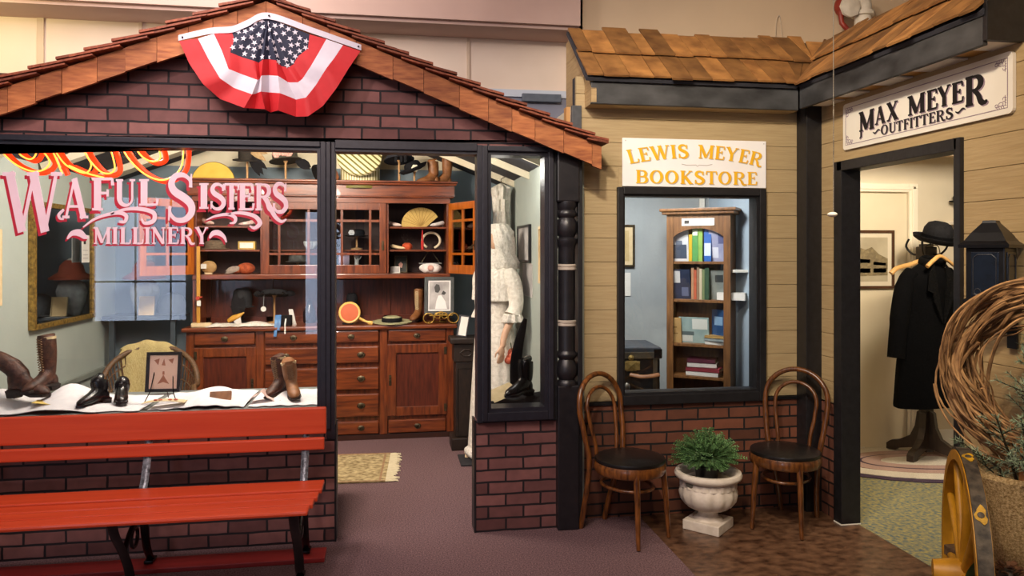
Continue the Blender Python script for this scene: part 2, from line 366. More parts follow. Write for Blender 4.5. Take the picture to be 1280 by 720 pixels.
# frames : one window left, the doorway, the slim side window
def framebars(name, x0, z0, x1, z1, wd, y0, y1, m, parent=None, inner=None):
    b = MB(); L, B_, R_, T = wd
    b.box((x0, y0, z0), (x0+L, y1, z1), .004); b.box((x1-R_, y0, z0), (x1, y1, z1), .004)
    b.box((x0+L, y0, z1-T), (x1-R_, y1, z1), .004); b.box((x0+L, y0, z0), (x1-R_, y1, z0+B_), .004)
    if inner:   # a stepped bead inside the frame
        i = inner; X0, X1, Z0, Z1 = x0+L, x1-R_, z0+B_, z1-T
        b.box((X0, y0+.018, Z0), (X0+i, y1, Z1)); b.box((X1-i, y0+.018, Z0), (X1, y1, Z1)); b.box((X0+i, y0+.018, Z0), (X1-i, y1, Z0+i)); b.box((X0+i, y0+.018, Z1-i), (X1-i, y1, Z1))
    return b.build(name, m, parent)
win1 = sroot('window_1'); win1['label'] = 'wide shop window of the millinery with painted lettering'
framebars('window_frame', -2.55, .62, -.343, 2.178, (.04, .05, .03, .03), YF-.03, YF+.10, m_frame, win1, .018)
b = MB(); b.box((-2.5, YF+.03, .66), (-.38, YF+.036, 2.14)); b.build('pane', m_glass, win1)
door1 = sroot('door_1'); door1['label'] = 'open doorway of the millinery with black posts'
b = MB(); b.box((-.343, YF-.03, .62), (-.318, YF+.1, 2.178), .004); b.box((-.318, YF-.018, 0.62), (-.296, YF+.1, 2.178), .003); b.box((-.343, YF-.012, .56), (-.296, YF+.1, .625), .004)
b.box((-.296, YF-.025, 2.143), (.481, YF+.1, 2.19), .004); b.box((-.296, YF-.012, 2.128), (.481, YF+.1, 2.145))
b.box((.481, YF-.02, .62), (.513, YF+.1, 2.18), .004); b.build('door_frame', m_frame, door1)
win2 = sroot('window_2'); win2['label'] = 'slim side window of the millinery in a black frame'
framebars('window_frame', .509, .632, .915, 2.175, (.03, .05, .03, .03), YF-.045, YF+.1, m_frame, win2, .02)
b = MB(); b.box((.55, YF+.03, .69), (.875, YF+.036, 2.14)); b.build('pane', m_glass, win2)
b = MB(); b.box((.905, YF-.012, .62), (.945, YF+.08, 2.19), .004); b.box((1.06, YF-.035, 0), (1.085, YB+.02, 2.2), .004); struct(b.build('trim_2', m_black))

# the millinery room under its own gable roof ----------------------------
b = MB(); b.box((-2.46, YF+.1, 0), (-2.36, 7.05, 2.2)); struct(b.build('wall_left', m_plaster), 'sage green left wall of the millinery')
b = MB(); b.box((1.05, YF+.1, 0), (1.13, 7.05, 2.2)); struct(b.build('wall_right', m_plaster), 'grey green right wall of the millinery')
b = MB(); b.box((-2.46, 6.95, 0), (1.13, 7.05, 2.34)); struct(b.build('wall_back', m_slate), 'slate blue back wall of the millinery')
b = MB(); b.prism([(-2.05, 6.96, 2.34), (.75, 6.96, 2.34), (APX, 6.96, 2.86)], (0, .06, 0)); struct(b.build('wall_gable', m_rafter))
b = MB()
for sgn in (-1, 1):
    xe = APX+sgn*1.82
    b.prism([(APX, YF+.02, RZ), (xe, YF+.02, gable_z(xe)), (xe, YF+.02, gable_z(xe)+.03), (APX, YF+.02, RZ+.03)], (0, 3.0, 0))
struct(b.build('ceiling_millinery', m_dark), 'dark pitched ceiling inside the millinery')
b = MB()
for sgn, y, wd in ((-1, 4.85, .11), (-1, 5.55, .10), (-1, 6.45, .16), (1, 4.9, .022), (1, 5.6, .022), (1, 6.3, .022)):
    a = Vector((APX, y, RZ-.03)); e = Vector((APX+sgn*1.7, y, gable_z(APX+sgn*1.7)-.03)); b.bar(a, e, wd, .05, (0, 0, 1))
b.box((APX-.02, YF+.1, RZ-.12), (APX+.02, 6.95, RZ))
struct(b.build('trim_3', m_rafter))
b = MB(); b.box((-2.36, YF+.11, .59), (-2.335, 6.95, .63), .004); b.box((-2.36, YF+.11, 0), (-2.345, 6.95, .12)); struct(b.build('trim_4', mat('rail_green', '#7d8379', '#868c82', 6, .6)))

# bookstore front: tan boards over brick ---------------------------------
P0 = 1.8056
def boards(b, segs, z0, z1, axis, face, depth, holes=()):
    """stack of boards with open joints; segs = (a0,a1) along axis, holes = (a0,a1,z0,z1)"""
    k0 = math.floor((z0-P0)/.1425); z = P0+k0*.1425
    while z < z1:
        a, c = max(z, z0)+.0011, min(z+.1425, z1)-.0011
        if c-a > .004:
            runs = list(segs)
            for (h0, h1, hz0, hz1) in holes:
                if a < hz1-.001 and c > hz0+.001:
                    if a < hz0-.03 or c > hz1+.03:
                        zz = hz0 if a < hz0 else hz1
                        lo, hi = (a, hz0) if a < hz0 else (hz1, c)
                        for s0, s1 in segs:
                            if s0 < h1 and s1 > h0: put(b, max(s0, h0), min(s1, h1), lo, hi, axis, face, depth)
                    nr = []
                    for s0, s1 in runs:
                        if h0 > s0 and h1 < s1: nr += [(s0, h0), (h1, s1)]
                        elif h0 <= s0 and h1 >= s1: pass
                        elif h0 <= s0 < h1: nr.append((h1, s1))
                        elif h0 < s1 <= h1: nr.append((s0, h0))
                        else: nr.append((s0, s1))
                    runs = nr
            for s0, s1 in runs: put(b, s0, s1, a, c, axis, face, depth)
        z += .1425
def put(b, s0, s1, a, c, axis, face, depth):
    if axis == 'x': b.box((s0, face, a), (s1, face+depth, c), .002)
    else: b.box((face, s0, a), (face+depth, s1, c), .002)
ws = sroot('wall_bookstore'); ws['label'] = 'tan board wall of the bookstore over a brick base'
b = MB(); boards(b, [(1.085, 2.595)], .683, 2.62, 'x', YB, .03, [(1.345, 2.265, .68, 1.955)]); b.build('siding', m_siding, ws)
b = MB(); b.box((1.085, YB+.03, .66), (1.345, YB+.09, 2.62)); b.box((2.265, YB+.03, .66), (2.595, YB+.09, 2.62)); b.box((1.345, YB+.03, 1.955), (2.265, YB+.09, 2.62)); b.build('backing', m_dark, ws)
b = MB(); b.box((1.085-XO, 0, -.02), (2.595-XO, .09, .672)); b.build('brick_base', m_brick_y if False else brick('faux_brick_brown', 'X', '#4c2a1b', '#74432f', '#120c0a'), ws, loc=(XO, YB, .02))
b = MB(); b.box((1.085, YB-.012, .668), (1.345, YB+.02, .688), .003); b.box((2.265, YB-.012, .668), (2.55, YB+.02, .688), .003); struct(b.build('trim_5', m_black))
win3 = sroot('window_3'); win3['label'] = 'bookstore window in a wide black frame'
framebars('window_frame', 1.333, .668, 2.277, 1.967, (.036, .058, .042, .043), YB-.03, YB+.09, m_black, win3, .012)
b = MB(); b.box((1.36, YB+.03, .72), (2.25, YB+.036, 1.93)); b.build('pane', m_glass, win3)
# side cheek of the bookstore roof (tan boards), black corner board, upper walls
b = MB(); z = P0+.1425*4
for k in range(4):
    z0 = P0+.1425*(4+k); z1 = z0+.1405; z0 = max(z0, 2.44)
    yf = lambda zz: max(4.13, 4.13+(zz-2.56)/.82*1.0)
    b.prism([(1.137, yf(z0), z0), (1.137, 4.75, z0), (1.137, 4.75, z1), (1.137, yf(z1), z1)], (.03, 0, 0))
struct(b.build('wall_cheek', m_siding_y))
b = MB(); b.box((1.03, 4.30, 2.1), (1.055, 4.36, 2.44)); struct(b.build('trim_6', mat('raw_fir', '#b5814a', '#c99a5e', 8, .6, stretch=(1, 1, .2))))
b = MB(); b.box((1.057, YB-.012, 2.1), (1.116, YB+.02, 2.445), .003); struct(b.build('trim_7', mat('corner_grey', '#3e4044', '#4a4c50', 30, .6, bump=.2)))
# bookstore room
b = MB(); b.box((1.13, 5.75, 0), (2.6, 5.83, 2.45)); struct(b.build('wall_bookstore_back', m_blue), 'blue grey back wall inside the bookstore')
b = MB(); b.box((1.13, YB+.09, 0), (1.16, 5.75, 2.45)); struct(b.build('wall_bookstore_left', m_blue))
b = MB(); b.box((2.575, YB+.09, 0), (2.597, 5.75, 2.45)); struct(b.build('wall_bookstore_right', mat('wall_paint_skyblue', '#a2b4c4', '#a9bac9', 5, .8)))
b = MB(); b.box((1.13, YB+.09, 2.45), (2.6, 5.83, 2.5)); struct(b.build('ceiling_bookstore', m_cream))
b = MB(); b.box((2.535, 4.82, 0), (2.575, 4.93, 2.45), .004); struct(b.build('trim_8', mat('casing_blue', '#3a80bb', '#4189c5', 6, .5)))
b = MB(); b.box((2.49, 5.725, 0), (2.53, 5.75, 2.45), .004); struct(b.build('trim_9', m_white))
# outfitters front -------------------------------------------------------
wo = sroot('wall_outfitters'); wo['label'] = 'tan board wall of the outfitters with a doorway'
DY0, DY1, DZ = 3.05, 3.985, 2.062        # doorway in the wall
b = MB(); boards(b, [(1.2, 4.28)], .683, 2.7, 'y', XR, .03, [(DY0, DY1, 0, DZ)]); b.build('siding', mat('tan_siding_right', '#a68c62', '#b1986e', 6, .62, bump=.25, stretch=(1, 1, 14), island=.03), wo)
b = MB(); b.box((XR+.03, 1.2, 0), (XR+.085, DY0, 2.7)); b.box((XR+.03, DY1, 0), (XR+.085, 5.83, 2.7)); b.box((XR+.03, DY0, DZ), (XR+.085, DY1, 2.7)); b.build('backing', m_cream, wo)
b = MB(); b.box((0, 1.2, 0), (.03, DY0, .672)); b.box((0, DY1, 0), (.03, 4.28, .672)); b.build('brick_base', m_brick_y, wo, loc=(XR, 0, .0))
door2 = sroot('door_2'); door2['label'] = 'open black framed doorway of the outfitters'
b = MB(); b.box((XR-.022, DY1-.05, 0), (XR+.1, DY1+.028, DZ+.045), .004); b.box((XR-.022, DY0-.02, 0), (XR+.1, DY0+.02, DZ+.045), .004); b.box((XR-.022, DY0, DZ-.012), (XR+.1, DY1, DZ+.045), .004)
b.build('door_frame', m_black, door2)
b = MB(); b.box((XR-.026, DY1-.052, .0), (XR+.1, DY1+.02, .006)); b.build('threshold', m_white, door2)
b = MB(); b.box((2.495, 4.17, 0), (2.6, 4.285, 2.62), .004); struct(b.build('trim_10', m_black))
# outfitters room
b = MB(); b.box((2.68, 5.44, 0), (6.0, 5.52, 2.55)); struct(b.build('wall_outfitters_back', m_cream), 'cream back wall inside the outfitters')
b = MB(); b.box((5.7, 1.2, 0), (5.78, 5.44, 2.55)); struct(b.build('wall_outfitters_right', m_cream))
b = MB(); b.box((2.68, 1.2, 2.55), (5.78, 5.52, 2.6)); struct(b.build('ceiling_outfitters', m_cream))
b = MB(); b.box((2.69, 5.42, 0), (3.75, 5.44, .02)); b.box((4.3, 5.415, 0), (5.7, 5.44, .13)); struct(b.build('baseboard_back', m_white))
# white panel door in its casing
def oy(u, v): return PY(u, v, 5.42)
d3 = sroot('door_3'); d3['label'] = 'closed cream door in a moulded casing'
x1 = oy(1135, 240).x; xo = oy(1146, 240).x; zt = oy(1100, 240).z
b = MB(); b.box((x1-.86, 5.425, .01), (x1-.005, 5.455, zt-.01), .004); b.build('door_panel', mat('door_cream', '#e2d4b8', '#e7dabf', 4, .45), d3)
b = MB(); b.box((x1, 5.40, 0), (xo, 5.45, zt+.07), .008); b.box((x1-.9, 5.40, zt), (x1, 5.45, zt+.07), .008); b.box((x1+.02, 5.388, 0), (x1+.05, 5.41, zt+.045), .006); b.box((x1-.9, 5.388, zt+.02), (x1+.05, 5.41, zt+.045), .006); b.build('casing', mat('casing_white', '#efe6d2', '#f3ebd9', 4, .4), d3)
# upper walls of the gallery behind the shop roofs -------------------------
b = MB(); b.box((-6, 5.2, 2.72), (1.262, 5.28, 3.08)); struct(b.build('wall_upper', m_upper), 'pale upper wall panels above the millinery roof')
b = MB(); b.box((-1.62, 5.185, 2.3), (-1.6, 5.2, 3.08)); b.box((-2.23, 5.185, 2.3), (-2.19, 5.2, 3.08)); b.box((.53, 5.188, 2.72), (.55, 5.2, 3.08)); struct(b.build('trim_11', mat('panel_batten', '#cdb79f', '#d2bda6', 6, .8)))
b = MB(); b.box((-6, 4.9, 3.08), (1.262, 5.3, 3.12)); struct(b.build('trim_12', m_soffit))
b = MB(); b.box((-6, 4.86, 3.1), (1.262, 4.94, 4.0)); struct(b.build('wall_bulkhead', m_soffit), 'pinkish bulkhead above the upper wall')
b = MB(); b.box((.55, 5.19, 2.68), (1.262, 5.3, 2.73)); struct(b.build('trim_13', mat('duct_trim', '#b9c2cf', '#c3ccd8', 6, .5)))
b = MB(); b.box((-6, 7.06, 2.0), (-2.4, 7.12, 3.2)); b.box((.55, 5.21, 2.3), (1.262, 5.28, 2.69)); struct(b.build('wall_duct', m_greyhi))
b = MB(); b.box((.92, 5.16, 2.645), (1.20, 5.2, 2.70), .004); struct(b.build('trim_14', mat('vent_grey', '#4d5562', '#596270', 20, .5)))
b = MB(); b.box((1.262, 4.95, 2.3), (6.2, 5.03, 4.0)); b.box((1.262, 4.95, 2.3), (1.30, 5.3, 4.0)); struct(b.build('wall_upper_right', m_beige), 'beige plaster wall above the bookstore roof')
# gallery behind the viewer: wall with two daylight windows (seen only in the glass)
b = MB()
for a, c in (((-6, -3.6, 0), (-4.35, -3.5, 4)), ((-3.05, -3.6, 0), (-1.3, -3.5, 4)), ((-1.05, -3.6, 0), (6.2, -3.5, 4)), ((-4.35, -3.6, 2.4), (-3.05, -3.5, 4)), ((-4.35, -3.6, 0), (-3.05, -3.5, .55)), ((-1.3, -3.6, 2.2), (-1.05, -3.5, 4)), ((-1.3, -3.6, 0), (-1.05, -3.5, .3))): b.box(a, c)
struct(b.build('wall_gallery', m_beige))
win4 = sroot('window_4'); b = MB(); b.box((-4.35, -3.58, .55), (-3.05, -3.57, 2.4)); b.build('pane', mat('daylight_pane', '#cfe0ff', '#cfe0ff', 1, 1, emit=5.0), win4)
b = MB(); b.box((-4.35, -3.56, 1.12), (-3.05, -3.52, 1.15)); b.box((-3.78, -3.56, .55), (-3.76, -3.52, 2.4)); b.box((-3.28, -3.56, .55), (-3.26, -3.52, 2.4)); b.build('window_frame', m_white, win4)
win5 = sroot('window_5'); b = MB(); b.box((-1.3, -3.58, .3), (-1.05, -3.57, 2.2)); b.build('pane', MATS['daylight_pane'], win5)
b = MB(); b.box((-6, -3.6, 4.0), (6.2, 5.3, 4.08)); struct(b.build('ceiling', m_cream))
# ================================================================== THINGS OUT FRONT
# ---- cedar shake edge of the gable -------------------------------------
m_shake = mat('cedar_shake', '#8a4a26', '#b8713f', 9, .7, bump=.25, stretch=(1, 1, 6), island=.22)
m_shakedk = mat('cedar_shake_dark', '#6b2f1c', '#8b4a2e', 9, .75, bump=.25, stretch=(6, 1, 1), island=.25)
m_roofshingle = mat('cedar_shingle', '#7a5028', '#ad7a42', 9, .72, bump=.35, stretch=(1, 1, 1), island=.42, detail=7)
gr = thing('gable_roof_edge', 'peaked cedar shake roof edge crowning the dark brick gable', 'roof', (APX, 4.04, 2.765))
for sgn, end in ((-1, 1.95), (1, 1.812)):
    b = MB(); x = .0; k = 0
    while x < end:
        wdt = min(rnd.uniform(.115, .2), end-x); wdt = end-x if end-x-wdt < .05 else wdt
        dz = rnd.uniform(-.006, .006); y = rnd.uniform(0, .006); g = .0012
        P = [Vector((sgn*(x+g), y, -.397*(x+g)+dz)), Vector((sgn*(x+wdt-g), y, -.397*(x+wdt-g)+dz)), Vector((sgn*(x+wdt-g), y, -.397*(x+wdt-g)+.125)), Vector((sgn*(x+g), y, -.397*(x+g)+.125))]
        b.prism(P, (0, .022, 0)); x += wdt
    b.build('barge_board', m_shake, gr)
    b = MB(); x = -.02; k = 0
    while x < end-.02:
        for lay in range(2):
            for yy in range(5):
                ln = .235 if lay == 0 else .2; x0 = x-.05-(.03*lay); x1 = min(x0+ln, end+.03)
                z0 = -.397*x0+.125+.0+lay*.012; z1 = -.397*x1+.125+.028+lay*.012
                y0 = -.035+.1*yy+rnd.uniform(-.006, .006); y0 = -.035+rnd.uniform(-.008, .004) if yy == 0 else y0
                b.prism([Vector((sgn*max(x0, -.01), y0, z0)), Vector((sgn*x1, y0, z1)), Vector((sgn*x1, y0, z1+.013)), Vector((sgn*max(x0, -.01), y0, z0+.008))], (0, .094, 0))
        x += .128
    b.build('shingles', m_shakedk, gr)
# ---- pent roofs over bookstore and outfitters ----------------------------
def pent(name, label, loc, along, up, length, cut0, cut1, rows=2, fas=None, seed=1):
    r = random.Random(seed); t = thing(name, label, 'roof', loc)
    A = Vector(along); U = Vector(up); Nn = A.cross(U).normalized()
    if Nn.z < 0: Nn = -Nn
    b = MB(); H = U.length; un = U.normalized()
    for row in range(rows):
        s0 = -.015+row*H*.47; s1m = s0+H*.56; x = min(cut0(s0/H), cut0(s1m/H)); xe = max(cut1(s0/H), cut1(s1m/H))
        while x < xe-.02:
            wd = min(r.uniform(.085, .165), xe-x)
            s1 = s1m+(r.uniform(-.05, .035) if row == rows-1 else 0); lift = .012*(row)+.006
            d0 = rnd.uniform(-.016, .012)
            def lim(v, s): return min(max(v, cut0(s/H)), cut1(s/H))
            l0, l1, e0, e1 = lim(x+.002, s0), lim(x+wd-.002, s0), lim(x+.002, s1), lim(x+wd-.002, s1)
            if e1-e0+l1-l0 > .012:
                P = [A*l0+un*(s0+d0)+Nn*(lift+.012), A*max(l1, l0+.001)+un*(s0+d0)+Nn*(lift+.012), A*max(e1, e0+.001)+un*s1+Nn*lift, A*e0+un*s1+Nn*lift]
                b.prism(P, Nn*.011)
            x += wd
    b.build('shingles', m_roofshingle, t)
    b = MB(); P = [A*cut0(0), A*cut1(0), A*cut1(1)+U, A*cut0(1)+U]; b.prism(P, Nn*-.02); b.build('roof_deck', m_dark, t)
    return t
pr = pent('bookstore_awning_roof', 'cedar shingled pent roof over the bookstore window', (1.1, 4.10, 2.572), (1, 0, 0), (0, .48, .40), 1.3, lambda s: 0, lambda s: 1.30+.48*s)
b = MB(); b.box((.037, .033, -.14), (1.32, .06, -.012), .003); b.build('fascia_board', m_chalk, pr)
b = MB(); b.box((.037, .06, -.14), (1.33, .2, -.128)); b.build('soffit_board', m_siding, pr)
po = pent('outfitters_awning_roof', 'cedar shingled pent roof over the outfitters doorway', (2.40, 4.10, 2.572), (0, -1, 0), (.48, 0, .40), 1.4, lambda s: -.48*s, lambda s: 1.385, seed=5)
b = MB(); b.box((.02, .02, -.135), (.045, -1.375, -.01), .003); b.build('fascia_board', m_chalk, po)
b = MB(); b.box((.02, -1.375, -.12), (.8, -1.40, .07), .003); b.build('end_board', m_black, po)
b = MB()
for y0, y1 in ((-.0, -.17), (-.26, -.40), (-.56, -.74), (-.86, -1.10), (-1.24, -1.37)): b.box((.05, y0, -.118), (.19, y1, -.11))
b.build('soffit_slat', m_white, po)
b = MB()
for y0, y1 in ((-.18, -.25), (-.43, -.55), (-.76, -.85), (-1.12, -1.22)): b.box((.05, y0, -.112), (.19, y1, -.085))
b.build('rafter_tail', mat('rafter_fir', '#b08238', '#c99a4c', 8, .6), po)
# ---- bunting -----------------------------------------------------------
S = lambda *p: [(200+x/4, y/4) for x, y in p]
cen = (200+540/4, 88/4)
bl = S((360, 160), (372, 200), (350, 262), (405, 285), (470, 305), (495, 314), (515, 298), (545, 297), (580, 302), (605, 330), (640, 338), (668, 322), (690, 282), (740, 243), (748, 172))
ir = S((270, 170), (310, 255), (343, 345), (410, 372), (488, 400), (500, 395), (508, 378), (545, 376), (590, 380), (640, 412), (690, 412), (712, 395), (755, 330), (795, 262), (832, 196))
wh = S((190, 193), (245, 300), (300, 392), (370, 440), (460, 472), (485, 466), (505, 458), (545, 462), (600, 466), (680, 498), (730, 488), (780, 425), (830, 345), (872, 290), (915, 226))
ou = S((96, 206), (148, 320), (215, 420), (300, 495), (420, 540), (475, 543), (525, 546), (553, 562), (590, 552), (680, 584), (740, 582), (815, 530), (880, 445), (945, 340), (1002, 256))
pl = [0, .25, .9, .3, .8, .1, .75, -.5, .85, .1, .9, .35, .8, .25, 0]
bt = thing('patriotic_bunting', 'red white and blue pleated fan bunting with white stars hung at the gable peak', 'bunting', PY(335, 20, 4.03))
bo = bt.location.copy()
def bun(t, r):
    """t 0..14 across, r 0..4 outwards through the colour bands"""
    i = min(13, int(t)); f = t-i; rows = [[cen]*15, bl, ir, wh, ou]; k = min(3, int(r)); g = r-k
    q = lambda a: (a[i][0]*(1-f)+a[i+1][0]*f, a[i][1]*(1-f)+a[i+1][1]*f)
    a, c = q(rows[k]), q(rows[k+1]); u, v = a[0]*(1-g)+c[0]*g, a[1]*(1-g)+c[1]*g
    fold = (pl[i]*(1-f)+pl[i+1]*f)
    return PY(u, v, 4.025-.02*(r/4)-.055*fold*(r/4)**.8)-bo
def band(name, r0, r1, m):
    b = MB(); b.sheet(lambda a, c: bun(a*14, r0+(r1-r0)*c), 56, 6, .003); return b.build(name, m, bt, True)
m_red = mat('bunting_red', '#b30d16', '#ba141d', 30, .7); m_bw = mat('bunting_white', '#c6bec8', '#ccc4cd', 30, .75); m_navy = mat('bunting_navy', '#12142c', '#171a34', 40, .75)
band('blue_field', 0.02, 1, m_navy); band('red_stripe', 1, 2, m_red); band('white_stripe', 2, 3, m_bw); band('red_stripe', 3, 4, m_red)
b = MB(); r2 = random.Random(4)
pts = []
for _ in range(4000):
    t_, r_ = r2.uniform(.2, 13.8), r2.uniform(.15, .97)
    p = bun(t_, r_)
    if all((p-q[0]).length > .032 for q in pts): pts.append((p, t_, r_))
for p, t_, r_ in pts[:56]:
    e1 = (bun(t_+.1, r_)-p).normalized(); e2 = (bun(t_, r_+.03)-p); e2 = (e2-e1*e2.dot(e1)).normalized(); n = e1.cross(e2); n = n if n.y < 0 else -n
    a0 = r2.uniform(0, 6.28); pp = []
    for k in range(10):
        rr = .0165 if k % 2 == 0 else .0068; pp.append(p+n*.0022+e1*rr*math.cos(a0+k*math.pi/5)+e2*rr*math.sin(a0+k*math.pi/5))
    sb = MB(); sb.prism(pp, n*.001); sb.build('star', m_bw, bt)
tp = S((92, 190), (250, 155), (360, 147), (435, 118), (540, 79), (760, 152), (1006, 238))
b = MB(); sp = smoothpath(tp, 5)
b.sheet(lambda a, c: PY(*(lambda q: (q[0], q[1]+(c-.5)*(8.5-3.0*abs(a-.5))))(sp[min(len(sp)-1, int(a*(len(sp)-1)+.5))]), 4.015)-bo, 30, 2, .004); b.build('header_tape', m_bw, bt, True)
for x, y in ((112, 186), (545, 78), (992, 232)):
    b = MB(); b.cyl(PY(200+x/4, y/4, 4.008)-bo, PY(200+x/4, y/4, 4.014)-bo, .005, seg=10); b.build('grommet', m_black, bt)
# ---- turned porch post ---------------------------------------------------
pp = thing('porch_post', 'black turned porch post with pale rings beside the slim side window', 'post', (1.0, 4.17, 0))
m_post = mat('post_black', '#17161a', '#221f22', 20, .38, bump=.06)
b = MB(); b.box((-.062, -.055, 0), (.062, .07, .82), .008); b.build('lower_block', m_post, pp)
b = MB(); b.box((-.066, -.055, 1.865), (.066, .07, 2.19), .01); b.build('upper_block', m_post, pp)
b = MB(); b.lathe([(.054, .80), (.058, .815), (.058, .835), (.045, .85), (.06, .875), (.064, .90), (.058, .935), (.044, .965), (.06, .985), (.06, 1.0), (.05, 1.01), (.049, 1.02), (.05, 1.3), (.049, 1.6), (.053, 1.615), (.062, 1.64), (.062, 1.655), (.046, 1.665), (.058, 1.69), (.062, 1.72), (.058, 1.755), (.046, 1.775), (.06, 1.79), (.06, 1.805), (.05, 1.82), (.06, 1.845), (.06, 1.87)], seg=28); b.build('shaft', m_post, pp, True)
m_ring = mat('ring_pale', '#a79a8c', '#bdb0a2', 20, .5)
for z in (1.155, 1.475):
    b = MB(); b.lathe([(.05, z), (.056, z+.004), (.056, z+.014), (.051, z+.018), (.056, z+.022), (.056, z+.032), (.05, z+.036)], seg=28); b.build('ring', m_ring, pp, True)
# ---- signs -----------------------------------------------------------------
ls = thing('bookstore_sign', 'white board sign lettered Lewis Meyer Bookstore in gold above the window', 'sign', (1.364, 4.272, 1.972))
W_, H_ = .916, .288
b = MB(); b.box((0, -.012, 0), (W_, 0, H_), .002); b.build('board', mat('sign_white', '#f2efee', '#f5f2f1', 8, .5), ls)
m_gold = mat('sign_gold', '#e6ad10', '#f0bb20', 14, .5); m_greyl = mat('sign_shadow_grey', '#b9b3ae', '#c2bcb6', 14, .5)
def archmap(x, y):     # arched top line
    k = (x-W_/2)/(W_/2); return Vector((x+(y-.2)*k*.35, -.0125, y-.05*k*k+.012))
flat = lambda x, y: Vector((x, -.0125, y))
for nm, mm, dx, dy, off in (('letter_shadow', m_greyl, .005, -.004, -.0008), ('lettering', m_gold, 0, 0, -.0018)):
    b = (nm, mm, ls)
    textline(b, 'LEWIS', .03+dx, .42+dx, .163+dy, .245+dy, archmap, (0, off, 0)); textline(b, 'MEYER', .475+dx, .895+dx, .163+dy, .245+dy, archmap, (0, off, 0))
    textline(b, 'BOOKSTORE', .078+dx, .862+dx, .018+dy, .098+dy, flat, (0, off, 0))
b = MB(); b.ribbon([(.37, .138), (.4, .132), (.46, .134), (.47, .126), (.48, .134), (.53, .132), (.565, .14)], .004, flat, (0, -.001, 0)); b.build('flourish', m_greyl, ls)
for x in (.018, W_-.015):
    b = MB(); b.cyl((x, -.0135, .272), (x, -.011, .272), .0035, seg=8); b.build('screw', m_greyl, ls)
ms = thing('outfitters_sign', 'long white sign lettered Max Meyer Outfitters above the doorway', 'sign', (XR, 3.925, 2.165), rot=(0, 0, R(-90)))
W_, H_ = 1.185, .262      # local x runs towards the viewer, local y = into the wall is +
def rrect(x0, z0, x1, z1, r, y):
    P = []
    for cx, cz, a in ((x1-r, z1-r, 0), (x0+r, z1-r, 90), (x0+r, z0+r, 180), (x1-r, z0+r, 270)): P += [(cx+r*math.cos(R(a+t)), y, cz+r*math.sin(R(a+t))) for t in (0, 30, 60, 90)]
    return P
b = MB(); b.prism(rrect(0, 0, W_, H_, .02, -.018), (0, .016, 0)); b.build('board', mat('sign_cream', '#e7dfd0', '#ebe4d6', 8, .45), ms)
f2 = lambda x, y: Vector((x, -.0185, y))
m_pur = mat('sign_line', '#8d7884', '#97828e', 20, .6)
b = MB(); i = .026
for x0, z0, x1, z1 in ((i+.06, i, W_-i-.06, i), (i+.06, H_-i, W_-i-.06, H_-i), (i, i+.05, i, H_-i-.05), (W_-i, i+.05, W_-i, H_-i-.05)): b.ribbon([(x0, z0), (x1, z1)], .0035, f2, (0, -.0008, 0))
for cx, cz, sx, sz in ((i, i, 1, 1), (W_-i, i, -1, 1), (i, H_-i, 1, -1), (W_-i, H_-i, -1, -1)):
    m2 = lambda x, y: f2(cx+sx*x, cz+sz*y)
    b.ribbon([(0, .055), (0, 0), (.065, 0)], .003, m2, (0, -.0008, 0)); b.ribbon([(.012, .055), (.012, .012), (.065, .012)], .003, m2, (0, -.0008, 0))
    b.ribbon(arc(.035, .02, .012, .008, 0, 330, 12), .003, m2, (0, -.0008, 0)); b.ribbon(arc(.018, .038, .007, .01, 0, 330, 12), .003, m2, (0, -.0008, 0)); b.ribbon(arc(.058, .016, .008, .007, 0, 330, 10), .003, m2, (0, -.0008, 0))
    for q in range(4): b.ribbon([(.006, .01+.011*q), (.012, .014+.011*q)], .003, m2, (0, -.0008, 0)); b.ribbon([(.018+.012*q, .002), (.022+.012*q, .01)], .003, m2, (0, -.0008, 0))
b.build('border', m_pur, ms)
m_ink = mat('sign_ink', '#0b0a0c', '#121013', 20, .5)
for nm, mm, dx, dy, off in (('letter_shadow', m_pur, .006, -.006, -.0006), ('lettering', m_ink, 0, 0, -.0016)):
    o_ = (0, off, 0)
    for ch, x0, z0, x1, z1, hv in (('M', .15, .083, .28, .19, 1.25), ('A', .288, .098, .372, .19, 1.22), ('X', .382, .1, .475, .195, 1.22), ('M', .545, .1, .668, .197, 1.22), ('E', .677, .1, .752, .197, 1.22), ('Y', .752, .102, .838, .197, 1.22), ('E', .84, .1, .915, .197, 1.22), ('R', .92, .072, 1.045, .205, 1.25)):
        b = MB(); letter(b, ch, x0+dx, z0+dy, x1+dx, z1+dy, f2, o_, hv)
        if x0 == .15: b.ribbon([(.168+dx, .1+dy), (.168+dx, .055+dy), (.155+dx, .046+dy)], [.012, .014, .006], f2, o_)
        b.build(nm, mm, ms)
    textline((nm, mm, ms), 'OUTFITTERS', .335+dx*.7, .855+dx*.7, .036+dy*.7, .088+dy*.7, f2, o_, 1.0)
    for x in (.27, .865):
        b = MB(); b.ribbon([(x+dx*.6+k*.004, .062+dy*.6+.007*math.sin(k*.42+2.9)) for k in range(16)], [.003, .005, .007, .008, .009, .009, .009, .008, .008, .009, .009, .009, .008, .007, .005, .003], f2, o_); b.build('swash', mm, ms)
